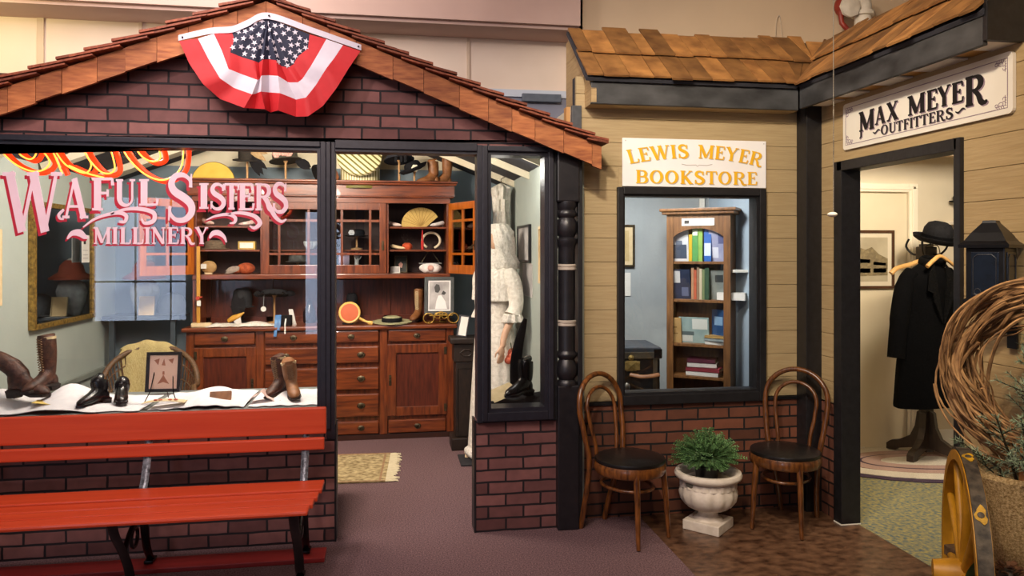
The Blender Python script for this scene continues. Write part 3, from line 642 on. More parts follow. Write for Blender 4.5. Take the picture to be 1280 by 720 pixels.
# ---- red bench ----------------------------------------------------------------
bn = thing('park_bench', 'long red slatted bench on black iron legs under the shop window', 'bench', (-1.25, 3.8, 0))
m_bred = mat('bench_red', '#bf3d1a', '#c94822', 6, .42, bump=.12, stretch=(.3, 6, 6), coat=.1)
m_bredk = mat('bench_red_dull', '#96201d', '#a52a25', 6, .5, bump=.1, stretch=(.3, 6, 6))
m_iron = mat('cast_iron_black', '#0d0c0d', '#1a191a', 40, .25, metal=.2, bump=.15)
m_ironworn = mat('cast_iron_worn', '#2a2c30', '#8b9098', 60, .35, metal=.3, bump=.2)
x0, x1 = -1.05, .925
b = MB(); b.bar((x0, .15, .712), (x1, .15, .712), .026, .137, bev=.008); b.build('back_slat', m_bred, bn)
b = MB(); b.bar((x0, .135, .597), (x1-.008, .135, .597), .026, .062, bev=.008); b.build('back_slat', m_bred, bn)
sl = [(.0, .45, .13, -.02), (-.105, .44, .075, 0), (-.185, .437, .075, 0), (-.265, .437, .075, 0)]
for k, (y, z, wd) in enumerate(((-.035, .437, .155), (-.16, .428, .085), (-.25, .426, .085), (-.345, .428, .09))):
    xx = x1-(.0 if k == 0 else .012*k); b = MB(); b.box((x0, y-wd/2, z-.022), (xx, y+wd/2, z), .006 if k < 3 else .01); b.build('seat_slat', m_bred, bn)
b = MB(); b.box((x0, .09, .0), (.92, .235, .024), .005); b.build('floor_board', m_bredk, bn)
for X in (-.75, .06, .82):
    lg = MB(); fl = (1, 0, 0)
    lg.tube(smoothpath([(X, -.33, .405), (X, -.30, .30), (X, -.235, .2), (X, -.14, .16)], 5)[:0] or smoothpath([(X, -.345, .405), (X, -.30, .33), (X, -.20, .22), (X, -.13, .12), (X, -.10, .05), (X, -.06, .014)][::-1][::-1], 5), [(.022, .012)]*26, 8, flat=fl)
    lg.tube(smoothpath([(X, .05, .405), (X, .08, .3), (X, .10, .2), (X, .14, .1), (X, .19, .04)], 5), [(.020, .013)]*21, 8, flat=fl)
    lg.bar((X, -.36, .402), (X, .10, .402), .026, .02); lg.tube(smoothpath([(X, -.2, .22), (X, -.06, .30), (X, .08, .27)], 5), .012, 8)
    lg.tube([(X+.0, -.05+.045*math.cos(R(a)), .235+.045*math.sin(R(a))) for a in range(0, 360, 24)], .009, 6, closed=True)
    lg.box((X-.022, .15, .024), (X+.022, .225, .04), .005); lg.box((X-.02, -.1, 0), (X+.02, -.02, .016), .005)
    L_ = lg.build('leg', m_iron, bn, True)
    u = MB(); u.tube(smoothpath([(X, .055, .40), (X, .095, .46), (X, .135, .55), (X, .165, .66), (X, .172, .775)], 5), [(.019, .008)]*21, 8, flat=fl); u.build('back_support', m_ironworn, bn, True)
# ---- bentwood chairs -------------------------------------------------------------
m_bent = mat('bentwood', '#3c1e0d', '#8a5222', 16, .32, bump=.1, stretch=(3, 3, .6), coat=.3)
m_leather = mat('black_leather', '#0f0d0d', '#1a1716', 60, .33, bump=.12)
def bentwood(label, loc, rz, m_w):
    t = thing('bentwood_chair', label, 'chair', loc, rz, 'bentwood chairs against the wall')      # faces -y
    b = MB(); b.lathe([(0.001, .425), (.15, .425), (.192, .422), (.199, .405), (.197, .375), (.19, .365), (.17, .365)], seg=40); b.build('seat_ring', m_w, t, True)
    b = MB(); b.lathe([(.19, .42), (.196, .43), (.192, .442), (.16, .452), (.08, .458), (.001, .459)], seg=40); b.build('seat', m_leather, t, True)
    for s in (-1, 1):
        b = MB(); b.tube(smoothpath([(s*.118, -.135, .40), (s*.127, -.148, .25), (s*.133, -.156, .1), (s*.137, -.162, .006)], 5), [.0185-.0005*k for k in range(16)], 10); b.build('leg', m_w, t, True)
    out = []; side = [(.105, .27, .004), (.112, .235, .15), (.128, .195, .30), (.148, .17, .42), (.168, .185, .55), (.182, .21, .68)]
    for p in smoothpath(side, 5): out.append(p)
    top = [(.182*math.cos(R(a)), .21+.03*math.sin(R(a)), .70+.175*math.sin(R(a))) for a in range(6, 175, 7)]
    path = out+top+[(-x, y, z) for x, y, z in out[::-1]]
    b = MB(); b.tube(path, .0155, 10); b.build('back_bow', m_w, t, True)
    inn = smoothpath([(.085, .165, .40), (.095, .17, .5), (.112, .19, .6), (.12, .205, .68)], 5); tp2 = [(.12*math.cos(R(a)), .207+.022*math.sin(R(a)), .685+.115*math.sin(R(a))) for a in range(6, 175, 8)]
    b = MB(); b.tube(inn+tp2+[(-x, y, z) for x, y, z in inn[::-1]], .011, 10); b.build('inner_bow', m_w, t, True)
    b = MB(); b.tube([(.125*math.cos(R(a)), .02+.155*math.sin(R(a)), .285) for a in range(0, 360, 15)], .0095, 8, closed=True); b.build('stretcher_ring', m_w, t, True)
    return t
bentwood('bentwood chair with a black seat left of the urn, beside the porch post', (1.315, 3.975, 0), R(34), m_bent)
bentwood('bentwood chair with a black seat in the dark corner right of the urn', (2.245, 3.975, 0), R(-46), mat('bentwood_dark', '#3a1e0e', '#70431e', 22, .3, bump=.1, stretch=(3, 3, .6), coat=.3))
# ---- urn, rock and shrub ---------------------------------------------------------
m_urn = mat('cast_stone', '#c9bdae', '#ded3c6', 16, .75, bump=.25, detail=8)
un = thing('garden_urn', 'off-white fluted stone urn on a square foot between the two chairs', 'urn', (1.80, 4.03, 0))
b = MB(); b.box((-.108, -.108, 0), (.108, .108, .055), .006, Matrix.Rotation(R(43), 4, 'Z')); b.build('foot', m_urn, un)
b = MB(); b.lathe([(.09, .05), (.08, .06), (.06, .075), (.052, .095), (.06, .11)], seg=40); b.build('stem', m_urn, un, True)
b = MB(); b.lathe([(.06, .108), (.09, .115), (.125, .135), (.15, .17), (.158, .21), (.153, .245)], seg=96, f=lambda a, z: 1+.06*abs(math.sin(7*a))*(1 if .11 < z < .24 else .3)); b.build('bowl', m_urn, un, True)
b = MB(); b.lathe([(.150, .24), (.158, .244), (.158, .275), (.152, .28)], seg=96, f=lambda a, z: 1+.022*math.sin(20*a)*(1 if .242 < z < .278 else 0)); b.build('frieze', m_urn, un, True)
b = MB(); b.lathe([(.152, .278), (.17, .283), (.186, .297), (.19, .312), (.183, .327), (.165, .33), (.15, .32), (.14, .29), (.12, .25), (.001, .245)], seg=48); b.build('rim', m_urn, un, True)
sh = thing('potted_shrub', 'feathery green shrub in a black nursery pot sunk in the stone urn', 'plant', (1.80, 4.05, .248))
b = MB(); b.lathe([(.055, 0), (.07, .10), (.074, .105), (.068, .105), (.062, .085), (.001, .085)], seg=24); b.build('nursery_pot', m_black, sh, True)
m_leafy = mat('fern_green', '#33572c', '#6c925a', 30, .6, island=.45)
b = MB(); r3 = random.Random(11)
st = MB()
for k in range(210):
    a = r3.uniform(0, 6.283); el = math.acos(r3.uniform(-.05, 1)); ln = r3.uniform(.11, .175)
    d = Vector((math.cos(a)*math.sin(el), math.sin(a)*math.sin(el), math.cos(el)*.9+.1)); base = Vector((d.x*.045, d.y*.045, .145)); side = d.cross(Vector((0, 0, 1))).normalized() if abs(d.z) < .98 else Vector((1, 0, 0)); nn = side.cross(d)
    tip = base+d*ln+Vector((0, 0, -.03*math.sin(el)))
    st.tube([base, base+d*ln*.5, tip], [.0022, .0016, .0008], 5)
    for j in range(9):
        f = .3+.7*j/8; p = base+d*ln*f+Vector((0, 0, -.03*math.sin(el)*f*f)); L_ = .034*(1.15-f*.75)
        for s in (-1, 1):
            for tw in (.5, -.45):
                q = p+(side*s*.8+d*.65+nn*tw).normalized()*L_; m_ = (p+q)/2; wv = (q-p).cross(nn+side*.3).normalized()*.0042
                b.prism([p, m_+wv, q, m_-wv], nn*.0008)
b.build('foliage', m_leafy, sh); st.build('stem', mat('stem_green', '#4c5a2e', '#5b6a38', 20, .7), sh)
b = MB(); b.ball((0, 0, 0), (.055, .045, .04), 20); ob = b.build('garden_stone', mat('stone_grey', '#5d5a50', '#7e7a6a', 26, .8, bump=.4), None, True, loc=(1.70, 3.98, .272)); tag(ob, 'grey rounded stone lying in the urn left of the nursery pot', 'stone')
# ---- black wall lantern ------------------------------------------------------------
ln_ = thing('wall_lantern', 'black metal box lantern with a peaked lid on the tan boards right of the doorway', 'lantern', (2.47, 2.735, 1.375))
m_lan = mat('lantern_black', '#0e0f13', '#17181d', 30, .35, metal=.3); m_lanp = mat('lantern_blue_black', '#131a26', '#182233', 20, .25, metal=.2)
RX = Matrix.Rotation(R(30), 4, 'Z')
b = MB(); b.box((-.085, -.085, .0), (.085, .085, .225), .006, RX); b.build('body', m_lan, ln_)
b = MB()
for dx, dy in ((0, -1), (-1, 0)):
    if dx: b.box((-.089, -.06, .02), (-.084, .06, .205), .002, RX)
    else: b.box((-.06, -.089, .02), (.06, -.084, .205), .002, RX)
b.build('panel', m_lanp, ln_)
b = MB()
for q in (0, 1):
    MM = RX @ Matrix.Rotation(R(-90*q), 4, 'Z')
    P = [(-.05, .03), (-.05, .18), (-.03, .195), (.03, .195), (.05, .18), (.05, .03), (-.05, .03)]
    b.tube([MM @ Vector((x, -.091, z)) for x, z in P], .002, 6); b.tube([MM @ Vector((x*.014-.03, -.091, z*.014+.04)) for x, z in arc(0, 0, 1, 1, 0, 300, 10)], .002, 6); b.tube([MM @ Vector((x*.014+.03, -.091, z*.014+.04)) for x, z in arc(0, 0, 1, 1, -120, 180, 10)], .002, 6)
b.build('scroll_trim', mat('lantern_edge', '#3b3d44', '#4a4c54', 30, .4, metal=.5), ln_)
b = MB(); b.lathe([(.155, .222), (.158, .235), (.13, .25), (.095, .285), (.045, .325), (.04, .335), (.001, .338)], seg=4, M=RX @ Matrix.Rotation(R(45), 4, 'Z')); b.build('lid', m_lan, ln_)
b = MB(); b.lathe([(.12, -.012), (.135, -.004), (.135, .006), (.12, .012)], seg=4, M=RX @ Matrix.Rotation(R(45), 4, 'Z')); b.lathe([(.03, -.05), (.05, -.012)], seg=12); b.build('base_plate', m_lan, ln_)
b = MB(); b.bar((0, 0, -.06), (.125, 0, -.06), .02, .02); b.box((.115, -.03, -.2), (.128, .03, -.01), .003); b.tube([Vector((.06, .09, -.11))+Vector((.0, .045*math.cos(R(a)), .045*math.sin(R(a)))) for a in range(50, 320, 15)], .009, 8); b.tube([(0, 0, -.05), (.03, .05, -.07), (.06, .12, -.075)], .008, 8); b.tube([(.06, .06, -.145), (.1, .02, -.13), (.12, 0, -.1)], .008, 8); b.build('bracket', m_lan, ln_)
ln_.scale = (.84, .84, 1.0)
# ---- pull chain -----------------------------------------------------------------------
pc = thing('pull_chain', 'thin beaded pull chain with an oval white knob hanging before the roof corner', 'pull chain', (1.535, 2.4, 1.712))
b = MB(); b.cyl((.004, 0, .01), (.004, 0, 2.29), .0012, seg=6)
for k in range(150):
    b.ball((.004, 0, .015+k*.0056), .0022, 6)
b.build('chain', mat('chain_metal', '#8f8a80', '#a59f94', 30, .35, metal=.6), pc, True)
b = MB(); b.ball((0, 0, 0), (.017, .017, .009), 16); b.build('knob', mat('knob_white', '#ece7da', '#f1ecdf', 10, .4), pc, True)
# ================================================================== INSIDE THE MILLINERY
def gx(u, Y): return PY(u, 300, Y).x
m_wood = mat('hutch_mahogany', '#4f2211', '#82401d', 5, .34, bump=.06, stretch=(1, 4, 9), coat=.25)
m_woodv = mat('hutch_mahogany_upright', '#4f2211', '#82401d', 5, .34, bump=.06, stretch=(9, 4, 1), coat=.25)
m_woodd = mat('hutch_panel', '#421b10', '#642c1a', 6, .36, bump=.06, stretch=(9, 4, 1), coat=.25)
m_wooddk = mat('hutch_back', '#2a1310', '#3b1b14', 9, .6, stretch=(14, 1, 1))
m_brass = mat('aged_brass', '#3a3124', '#5d503a', 40, .4, metal=.7)
m_oak = mat('door_orange_wood', '#94480f', '#b5631c', 6, .34, stretch=(9, 4, 1), coat=.2)
HX, HY = -.56, 6.37
ht = thing('millinery_hutch', 'wide mahogany hutch with glazed doors, open end shelves and a drawer base', 'hutch', (HX, HY, 0))
hx = lambda X: X-HX
L0, L1 = hx(-1.63), hx(.535)
def sub(b, name, m, p, **k): return b.build(name, m, p, **k)
b = MB(); b.box((L0+.02, .02, 0), (L1-.02, .55, .93)); b.build('base_carcass', m_woodv, ht)
b = MB(); b.box((L0, .0, 0), (L1, .02, .045), .004); b.build('plinth', mat('plinth_dark', '#2a120a', '#3d1c10', 6, .5), ht)
b = MB(); b.box((L0-.03, -.04, .93), (L1+.03, .56, .966), .012); b.build('countertop', m_wood, ht)
b = MB()
for X in (L0, hx(-1.085), hx(-.085), L1-.06): b.box((X, -.006, .045), (X+.06, .03, .93), .003)
b.build('stiles', m_woodv, ht)
def bail(p, x, z, big=1):
    q = MB(); q.lathe([(.001, 0), (.030*big, .001), (.034*big, .004), (.03*big, .007), (.001, .008)], (x, 0, z), 16, M=Matrix.Rotation(R(90), 4, 'X') @ Matrix.Diagonal((1, .72, 1, 1)))
    q.tube([(x+.02*big*math.cos(R(a)), -.012-.004*math.sin(R(-a)), z-.004+.018*big*math.sin(R(a))) for a in range(180, 361, 20)], .0032, 6); q.ball((x-.02*big, -.008, z-.002), .005, 8); q.ball((x+.02*big, -.008, z-.002), .005, 8)
    return q.build('drawer_pull', m_brass, p, True)
def drawer(x0, x1, z0, z1, pulls):
    q = MB(); q.box((x0+.006, -.014, z0+.004), (x1-.006, .02, z1-.004), .008); d = q.build('drawer', m_wood, ht)
    for x in pulls:
        h = bail(d, x, (z0+z1)/2, .85 if z1-z0 < .14 else 1); h.location.y = -.014
def panel_door(x0, x1, z0, z1, latch_x):
    q = MB(); w_ = .075
    q.box((x0, -.012, z0), (x0+w_, .02, z1), .004); q.box((x1-w_, -.012, z0), (x1, .02, z1), .004); q.box((x0+w_, -.012, z0), (x1-w_, .02, z0+w_), .004); q.box((x0+w_, -.012, z1-w_), (x1-w_, .02, z1), .004)
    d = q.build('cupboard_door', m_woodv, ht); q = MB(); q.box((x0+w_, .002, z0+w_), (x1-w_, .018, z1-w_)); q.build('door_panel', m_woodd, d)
    q = MB(); q.box((latch_x-.011, -.017, (z0+z1)/2-.045), (latch_x+.011, -.012, (z0+z1)/2+.045), .002); q.cyl((latch_x, -.03, (z0+z1)/2), (latch_x, -.012, (z0+z1)/2), .007, seg=10); q.build('latch', m_brass, d)
    for z in (z0+.06, z1-.06):
        hx_ = x1-.015 if latch_x < (x0+x1)/2 else x0+.015
        q = MB(); q.box((hx_-.012, -.016, z-.032), (hx_+.012, -.012, z+.032), .002); q.build('hinge', m_brass, d)
ca, cb = hx(-1.02), hx(-.09)
mid = (ca+cb)/2
drawer(ca, mid-.01, .82, .925, [(ca+mid)/2]); drawer(mid+.01, cb, .82, .925, [(mid+cb)/2])
for z0, z1 in ((.648, .79), (.424, .615), (.195, .392), (.05, .162)): drawer(ca, cb, z0, z1, [ca+.17, cb-.15])
drawer(hx(-.02), hx(.475), .82, .925, [hx(.225)]); panel_door(hx(-.025), hx(.48), .195, .80, hx(.0)); drawer(hx(-.02), hx(.475), .05, .165, [hx(.23)])
drawer(hx(-1.57), hx(-1.09), .82, .925, [hx(-1.33)]); panel_door(hx(-1.57), hx(-1.085), .195, .80, hx(-1.115)); drawer(hx(-1.57), hx(-1.09), .05, .165, [hx(-1.33)])
# upper part
U0, U1 = L0+.02, L1-.02
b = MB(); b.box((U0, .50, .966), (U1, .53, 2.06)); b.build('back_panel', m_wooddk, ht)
b = MB(); b.box((U0, .12, .966), (U0+.03, .5, 2.06)); b.box((U1-.03, .12, .966), (U1, .5, 2.06)); b.build('side_panel', m_woodv, ht)
for X in (-1.052, -.54, -.035):
    b = MB(); b.box((hx(X)-.022, .13, 1.39), (hx(X)+.022, .5, 2.06)); b.build('divider', m_woodv, ht)
b = MB(); b.box((U0, .10, 1.352), (U1, .5, 1.393), .006); b.build('upper_floor', m_wood, ht)
b = MB(); b.box((U0, .12, 2.13), (U1, .5, 2.151)); b.build('deck', m_wood, ht)
b = MB()
b.box((U0-.0, .10, 2.0), (U1, .14, 2.05)); b.box((U0-.03, .075, 2.045), (U1+.03, .13, 2.06), .006); b.box((U0-.03, .07, 2.06), (U1+.03, .10, 2.15)); b.box((U0-.06, .035, 2.15), (U1+.05, .12, 2.168), .008); b.box((U0-.07, .02, 2.168), (U1+.06, .13, 2.186), .006)
for s in (U0-.03, U1+.03): b.box((s-.01, .1, 2.06), (s+.01, .5, 2.165))
b.build('cornice', m_wood, ht)
b = MB()
for X0, X1 in ((-1.58, -1.08), (-1.03, -.56), (-.5, -.06), (-.01, .46)):
    b.box((hx(X0), .475, 1.0), (hx(X1), .50, 1.33)); 
for X in (-1.6, -1.08, -.56, -.06, .44): b.box((hx(X), .455, .966), (hx(X)+.06, .5, 1.36), .003)
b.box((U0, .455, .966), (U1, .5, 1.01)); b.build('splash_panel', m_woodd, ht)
b = MB()
for X0, X1 in ((-1.59, -1.075), (-.03, .505-.01)):
    for z in (1.60, 1.80): b.box((hx(X0)+.01, .16, z-.016), (hx(X1)-.01, .5, z), .002)
for z in (1.60,): b.box((hx(-1.03), .2, z-.014), (hx(-.06), .5, z))
b.build('shelf', m_wood, ht)
def glazed_door(w_, h_, m, cols, parent, loc, rz):
    q = MB(); f = .055; q.box((0, 0, 0), (f, .022, h_), .003); q.box((w_-f, 0, 0), (w_, .022, h_), .003); q.box((f, 0, 0), (w_-f, .022, .075), .003); q.box((f, 0, h_-.06), (w_-f, .022, h_), .003)
    d = q.build('glazed_door', m, parent, loc=loc, rz=rz); q = MB(); iw = w_-2*f; ih = h_-.135
    xs = [f+iw*t for t in ((.2, .8) if cols == 3 else (.5,))]
    for x in xs: q.box((x-.01, .003, .075), (x+.01, .019, h_-.06))
    for z in (.075+ih*.2, .075+ih*.8): q.box((f, .004, z-.01), (w_-f, .018, z+.01))
    q.build('muntins', m, d); q = MB(); q.box((f, .010, .075), (w_-f, .013, h_-.06)); q.build('pane', m_paneglass, d)
    q = MB(); q.box((w_-.035, -.006, .2), (w_-.018, 0, .28), .002); q.cyl((w_-.026, -.02, .24), (w_-.026, -.004, .24), .007, seg=10); q.build('knob', m_brass, d)
    return d
glazed_door(.51, .605, m_woodv, 3, ht, (hx(-1.055), .108, 1.395), 0)
glazed_door(.505, .605, m_woodv, 3, ht, (hx(-.54), .108, 1.395), 0)
glazed_door(.5, .605, m_oak, 2, ht, (hx(.50), .10, 1.395), R(-68))
glazed_door(.5, .605, m_oak, 2, ht, (hx(-1.61), .10, 1.395), R(180+55))
TOP, CT, S1, S2, S3 = 2.152, .967, 1.394, 1.601, 1.801
# ---- hats -----------------------------------------------------------------
m_felt = mat('black_felt', '#0e0e11', '#1b1b1f', 60, .85, bump=.3, spec=.2)
m_straw = mat('straw', '#b8964e', '#d6b86e', 80, .75, bump=.5, stretch=(1, 1, 5))
m_stand = mat('stand_wood', '#a87c4a', '#c4996a', 12, .5, stretch=(6, 6, 1))
m_feather = mat('feather_tan', '#8f6f48', '#b59a70', 40, .8)
m_pink = mat('silk_pink', '#c99486', '#e0b3a4', 20, .7)
def hatstand(t, h, m=m_stand, base=.05):
    b = MB(); b.lathe([(base, 0), (base, .01), (.012, .018), (.009, .03), (.009, h-.02), (.02, h), (.001, h+.002)], seg=16); b.build('stand', m, t, True)
def hatmesh(r, h, br, tilt, z, up=.0, oval=1.0, rzt=0):
    """crown + brim, open below; tilt about x then about y"""
    M = Matrix.Translation((0, 0, z)) @ Matrix.Rotation(R(rzt), 4, 'Y') @ Matrix.Rotation(R(tilt), 4, 'X') @ Matrix.Diagonal((oval, 1, 1, 1))
    c = MB(); c.lathe([(r*1.0, 0), (r*1.0, h*.55), (r*.9, h*.85), (r*.6, h), (.001, h*.98)], seg=28, M=M)
    bm_ = MB(); bm_.lathe([(r*.98, .002), (r+br*.5, -.004+up*.3), (r+br, up), (r+br, up+.006), (r+br*.5, .004+up*.3), (r*.98, .01)], seg=32, M=M)
    return c, bm_, M
def hat(name, label, cat, loc, r, h, br, m, stand=0, tilt=0, up=0, trim=None, oval=1.0, mstand=m_stand, rzt=0, flower=None, group=None, band=None):
    t = thing(name, label, cat, loc, group=group)
    if stand: hatstand(t, stand, mstand)
    c, bm_, M = hatmesh(r, h, br, tilt, stand+.0, up, oval, rzt)
    c.build('crown', m, t, True)
    if br: bm_.build('brim', m, t, True)
    if band:
        q = MB(); q.lathe([(r*1.01, .006), (r*1.03, .01), (r*1.03, .04), (r*1.0, .045)], seg=28, M=M); q.build('hat_band', band, t, True)
    if flower:
        fm, n, sz = flower; rr = random.Random(hash(label) % 999 if False else len(label))
        for k in range(n):
            q = MB(); a = R(-90+rr.uniform(-40, 40)); p = M @ Vector((math.cos(a)*r*1.05, math.sin(a)*r*1.05, h*.3+rr.uniform(-.01, .03)))
            for j in range(6):
                e = j*math.pi/3; q.ball(p+Vector((math.cos(e)*sz*.5, -.004, math.sin(e)*sz*.5)), (sz*.45, sz*.3, sz*.45), 8)
            q.ball(p+Vector((0, -sz*.35, 0)), sz*.3, 8); q.build('flower', fm, t, True)
    return t
def at(u, Y, z): return (gx(u, Y), Y, z)
def disc_lid(): pass
t = thing('hat_box_lid', 'plain yellow half-round hat box lid standing upright on the hutch top', 'hat box', at(267, 6.54, TOP))
b = MB(); b.prism([(.172*math.cos(R(a)), -.012, .004+.172*math.sin(R(a))) for a in range(0, 181, 6)], (0, .024, 0)); b.build('lid', mat('lid_yellow', '#cda52e', '#d9b441', 14, .55), t, True)
b = MB(); b.tube([(.172*math.cos(R(a)), -.0, .004+.172*math.sin(R(a))) for a in range(0, 181, 6)], .006, 6); b.build('rim', mat('lid_rim', '#6e5a22', '#7c6728', 14, .6), t, True)
def plume(t, p0, dirs, L, m, wd=.012):
    for d in dirs:
        q = MB(); d = Vector(d).normalized(); p0v = Vector(p0); s_ = d.cross(Vector((0, -1, 0))).normalized()
        pts = [p0v+d*L*f+Vector((0, 0, -.25*L*f*f)) for f in (0, .25, .5, .75, 1)]
        q.tube(pts, [(.004, .003), (wd, .003), (wd*1.25, .003), (wd, .003), (.001, .001)], 8, flat=s_); q.build('feather', m, t, True)
t = hat('feathered_hat', 'dark hat with drooping black and tan feathers beside the yellow lid on the hutch top', 'hat', at(309, 6.53, TOP), .07, .13, .045, mat('hat_brown_black', '#1d1813', '#2c251d', 50, .85, bump=.3), .2, 12, flower=None)
plume(t, (.02, -.06, .27), [(.8, -.2, -.25), (.9, -.1, .1)], .16, m_feather, .02); plume(t, (.02, -.05, .22), [(.7, -.2, -.6), (.5, -.3, -.6), (.9, -.2, -.35)], .17, m_felt, .022)
t = hat('flowered_hat', 'dark olive hat with pink flowers on a stand at the right of the feathered hat', 'hat', at(357, 6.54, TOP), .105, .11, .03, mat('olive_straw', '#3a382e', '#4f4c3e', 70, .85, bump=.5), .2, -6, flower=(m_pink, 5, .035), rzt=-8)
plume(t, (.08, 0, .2), [(1, -.1, -.3), (.9, .1, -.1)], .13, m_felt, .03)
t = thing('peach_bonnet', 'orange peach bonnet with a dark trim at the hutch top near the window post', 'hat', at(402, 6.54, TOP))
MM = Matrix.Translation((0, 0, .06)) @ Matrix.Rotation(R(55), 4, 'Y') @ Matrix.Rotation(R(-20), 4, 'X')
b = MB(); b.lathe([(.10, 0), (.115, .03), (.11, .08), (.08, .12), (.001, .135)], seg=24, M=MM, f=lambda a, z: 1+.03*math.sin(9*a)); b.build('crown', mat('silk_peach', '#b4562f', '#cf7c4e', 12, .55, bump=.3), t, True)
b = MB(); b.lathe([(.1, -.005), (.125, -.012), (.13, .0), (.115, .03)], seg=24, M=MM); b.build('brim', m_felt, t, True)
# striped hat box, lid tipped towards the room
t = thing('striped_hat_box', 'round cream hat box with olive diagonal stripes on its tipped lid', 'hat box', at(450, 6.6, TOP))
m_strd = stripes('lid_stripes', '#6b6526', '#e6dbae', 11, diag=True); m_strv = stripes('side_stripes', '#8a8446', '#e6dfbb', 14, 'X')
ML = Matrix.Translation((0, 0, .18)) @ Matrix.Rotation(R(62), 4, 'X')
b = MB(); b.lathe([(.165, 0), (.168, .1), (.168, .16)], (0, .06, 0), 48); b.build('box', m_strv, t, True)
b = MB(); b.lathe([(.19, -.03), (.19, 0.0), (.186, .004), (.001, .004)], seg=48); o = b.build('lid', m_strd, t, True); o.matrix_local = Matrix.Translation((0, -.10, .255)) @ Matrix.Rotation(R(62), 4, 'X')
b = MB(); b.lathe([(.186, -.031), (.194, -.03), (.194, -.008), (.186, -.009), (.186, -.031)], seg=48); o2 = b.build('rim', mat('olive_rim', '#5f5a22', '#6f692c', 12, .6), t, True); o2.matrix_local = o.matrix_local.copy()
t = hat('pillbox_hat', 'black pillbox hat with upright ribbon loops on a tall wooden stand', 'hat', at(499, 6.58, TOP), .115, .05, .018, mat('navy_felt', '#14161e', '#20232d', 50, .8, bump=.3), .23, -12, rzt=-6)
for dx in (-.03, .015, .05):
    q = MB(); q.box((dx-.012, -.118, .2), (dx+.012, -.108, .34), .003); q.build('ribbon', m_felt, t)
t = hat('black_felt_hat', 'small black brimmed hat with a white flower on a low stand', 'hat', at(518, 6.50, TOP), .075, .085, .055, m_felt, .13, 8, up=.03, rzt=-24, flower=(mat('silk_cream', '#d8cfb8', '#e6dec9', 20, .7), 1, .034))
# ---- boots -----------------------------------------------------------------
def boot(t, h, m, sole, dx=0, rz=0, lean=0, roll=0, lace=None, lining=None, k=1.0, heel=.035, loc=(0, 0, 0)):
    """one boot with its toe towards -y; parts: upper, sole, heel, laces, lining"""
    MT = Matrix.Translation(loc) @ Matrix.Rotation(R(rz), 4, 'Z') @ Matrix.Rotation(R(roll), 4, 'Y') @ Matrix.Rotation(R(lean), 4, 'X')
    pth = [(0, .012, h), (0, .01, h-.004), (0, .012, h*.7), (0, .014, h*.45), (0, .008, .105), (0, -.012, .075), (0, -.05, .058), (0, -.10, .045), (0, -.135, .034), (0, -.155, .026)]
    rad = [(.040, .044), (.044, .049), (.043, .047), (.035, .039), (.033, .041), (.035, .046), (.036, .036), (.037, .026), (.028, .02), (.008, .008)]
    q = MB(); q.tube([MT @ (Vector(p)*k) for p in smoothpath(pth, 3)], [tuple(v*k for v in r_) for r_ in smoothpath(rad, 3)], 16, flat=MT.to_3x3() @ Vector((1, 0, 0)))
    q.ball(MT @ (Vector((0, .03, .055))*k), (.03*k, .032*k, .045*k), 14, M=MT.to_3x3().to_4x4()); up = q.build('upper', m, t, True)
    q = MB(); pr = [(-.03, .05), (-.034, -.02), (-.04, -.09), (-.028, -.145), (0, -.165), (.028, -.145), (.04, -.09), (.034, -.02), (.03, .05), (0, .062)]
    q.prism([MT @ (Vector((x, y, .012+(heel*.5 if y > -.03 else 0)))*k) for x, y in pr], MT.to_3x3() @ Vector((0, 0, .012*k))); q.build('sole', sole, t)
    q = MB(); q.hexa([MT @ (Vector(p)*k) for p in ((-.024, .055, 0), (.024, .055, 0), (.022, .012, 0), (-.022, .012, 0), (-.03, .06, heel), (.03, .06, heel), (.03, -.005, heel), (-.03, -.005, heel))]); q.build('heel', sole, t)
    if lace:
        q = MB(); n = int(h/.022)
        for i in range(n):
            f = .11+(h-.13)*i/max(1, n-1); y = -.036-.006*math.sin(f*9)-(.012 if f > h*.6 else 0)
            y = -.034 if f < .14 else -.037
            for s in (-1, 1): q.tube([MT @ (Vector((s*.018, y, f))*k), MT @ (Vector((-s*.018, y-.004, f+.014))*k)], .0022*k, 5)
        q.build('laces', lace, t)
    if lining:
        q = MB(); q.lathe([(.046*k, -.01*k), (.047*k, .004*k), (.041*k, .004*k), (.038*k, -.012*k), (.001, -.012*k)], MT @ (Vector((0, .011, h))*k), 20, M=MT.to_3x3().to_4x4()); q.build('lining', lining, t, True)
    return up
m_tan = mat('leather_tan', '#6b4020', '#96633a', 20, .5, bump=.2); m_brownl = mat('leather_brown', '#2b150d', '#5f3724', 34, .55, bump=.6); m_sole = mat('sole_dark', '#1d120c', '#2c1c13', 30, .6)
m_cream2 = mat('cream_lining', '#c9b389', '#d9c59e', 20, .8); m_blk = mat('polished_black', '#0c0b0c', '#1b191a', 20, .25, bump=.15)
for dx, rz, rl, lab in ((541, -70, -6, 'tan leather ankle boot with slumped shaft on the hutch top, in front'), (556, -70, 8, 'tan leather ankle boot with taller upright shaft on the hutch top, behind')):
    t = thing('ankle_boot', lab, 'boot', at(dx, 6.52+(.09 if rl > 0 else 0), TOP), group='tan ankle boots on the hutch'); boot(t, .26 if rl > 0 else .22, m_tan, m_sole, rz=rz, roll=rl, k=1.0, heel=.045)
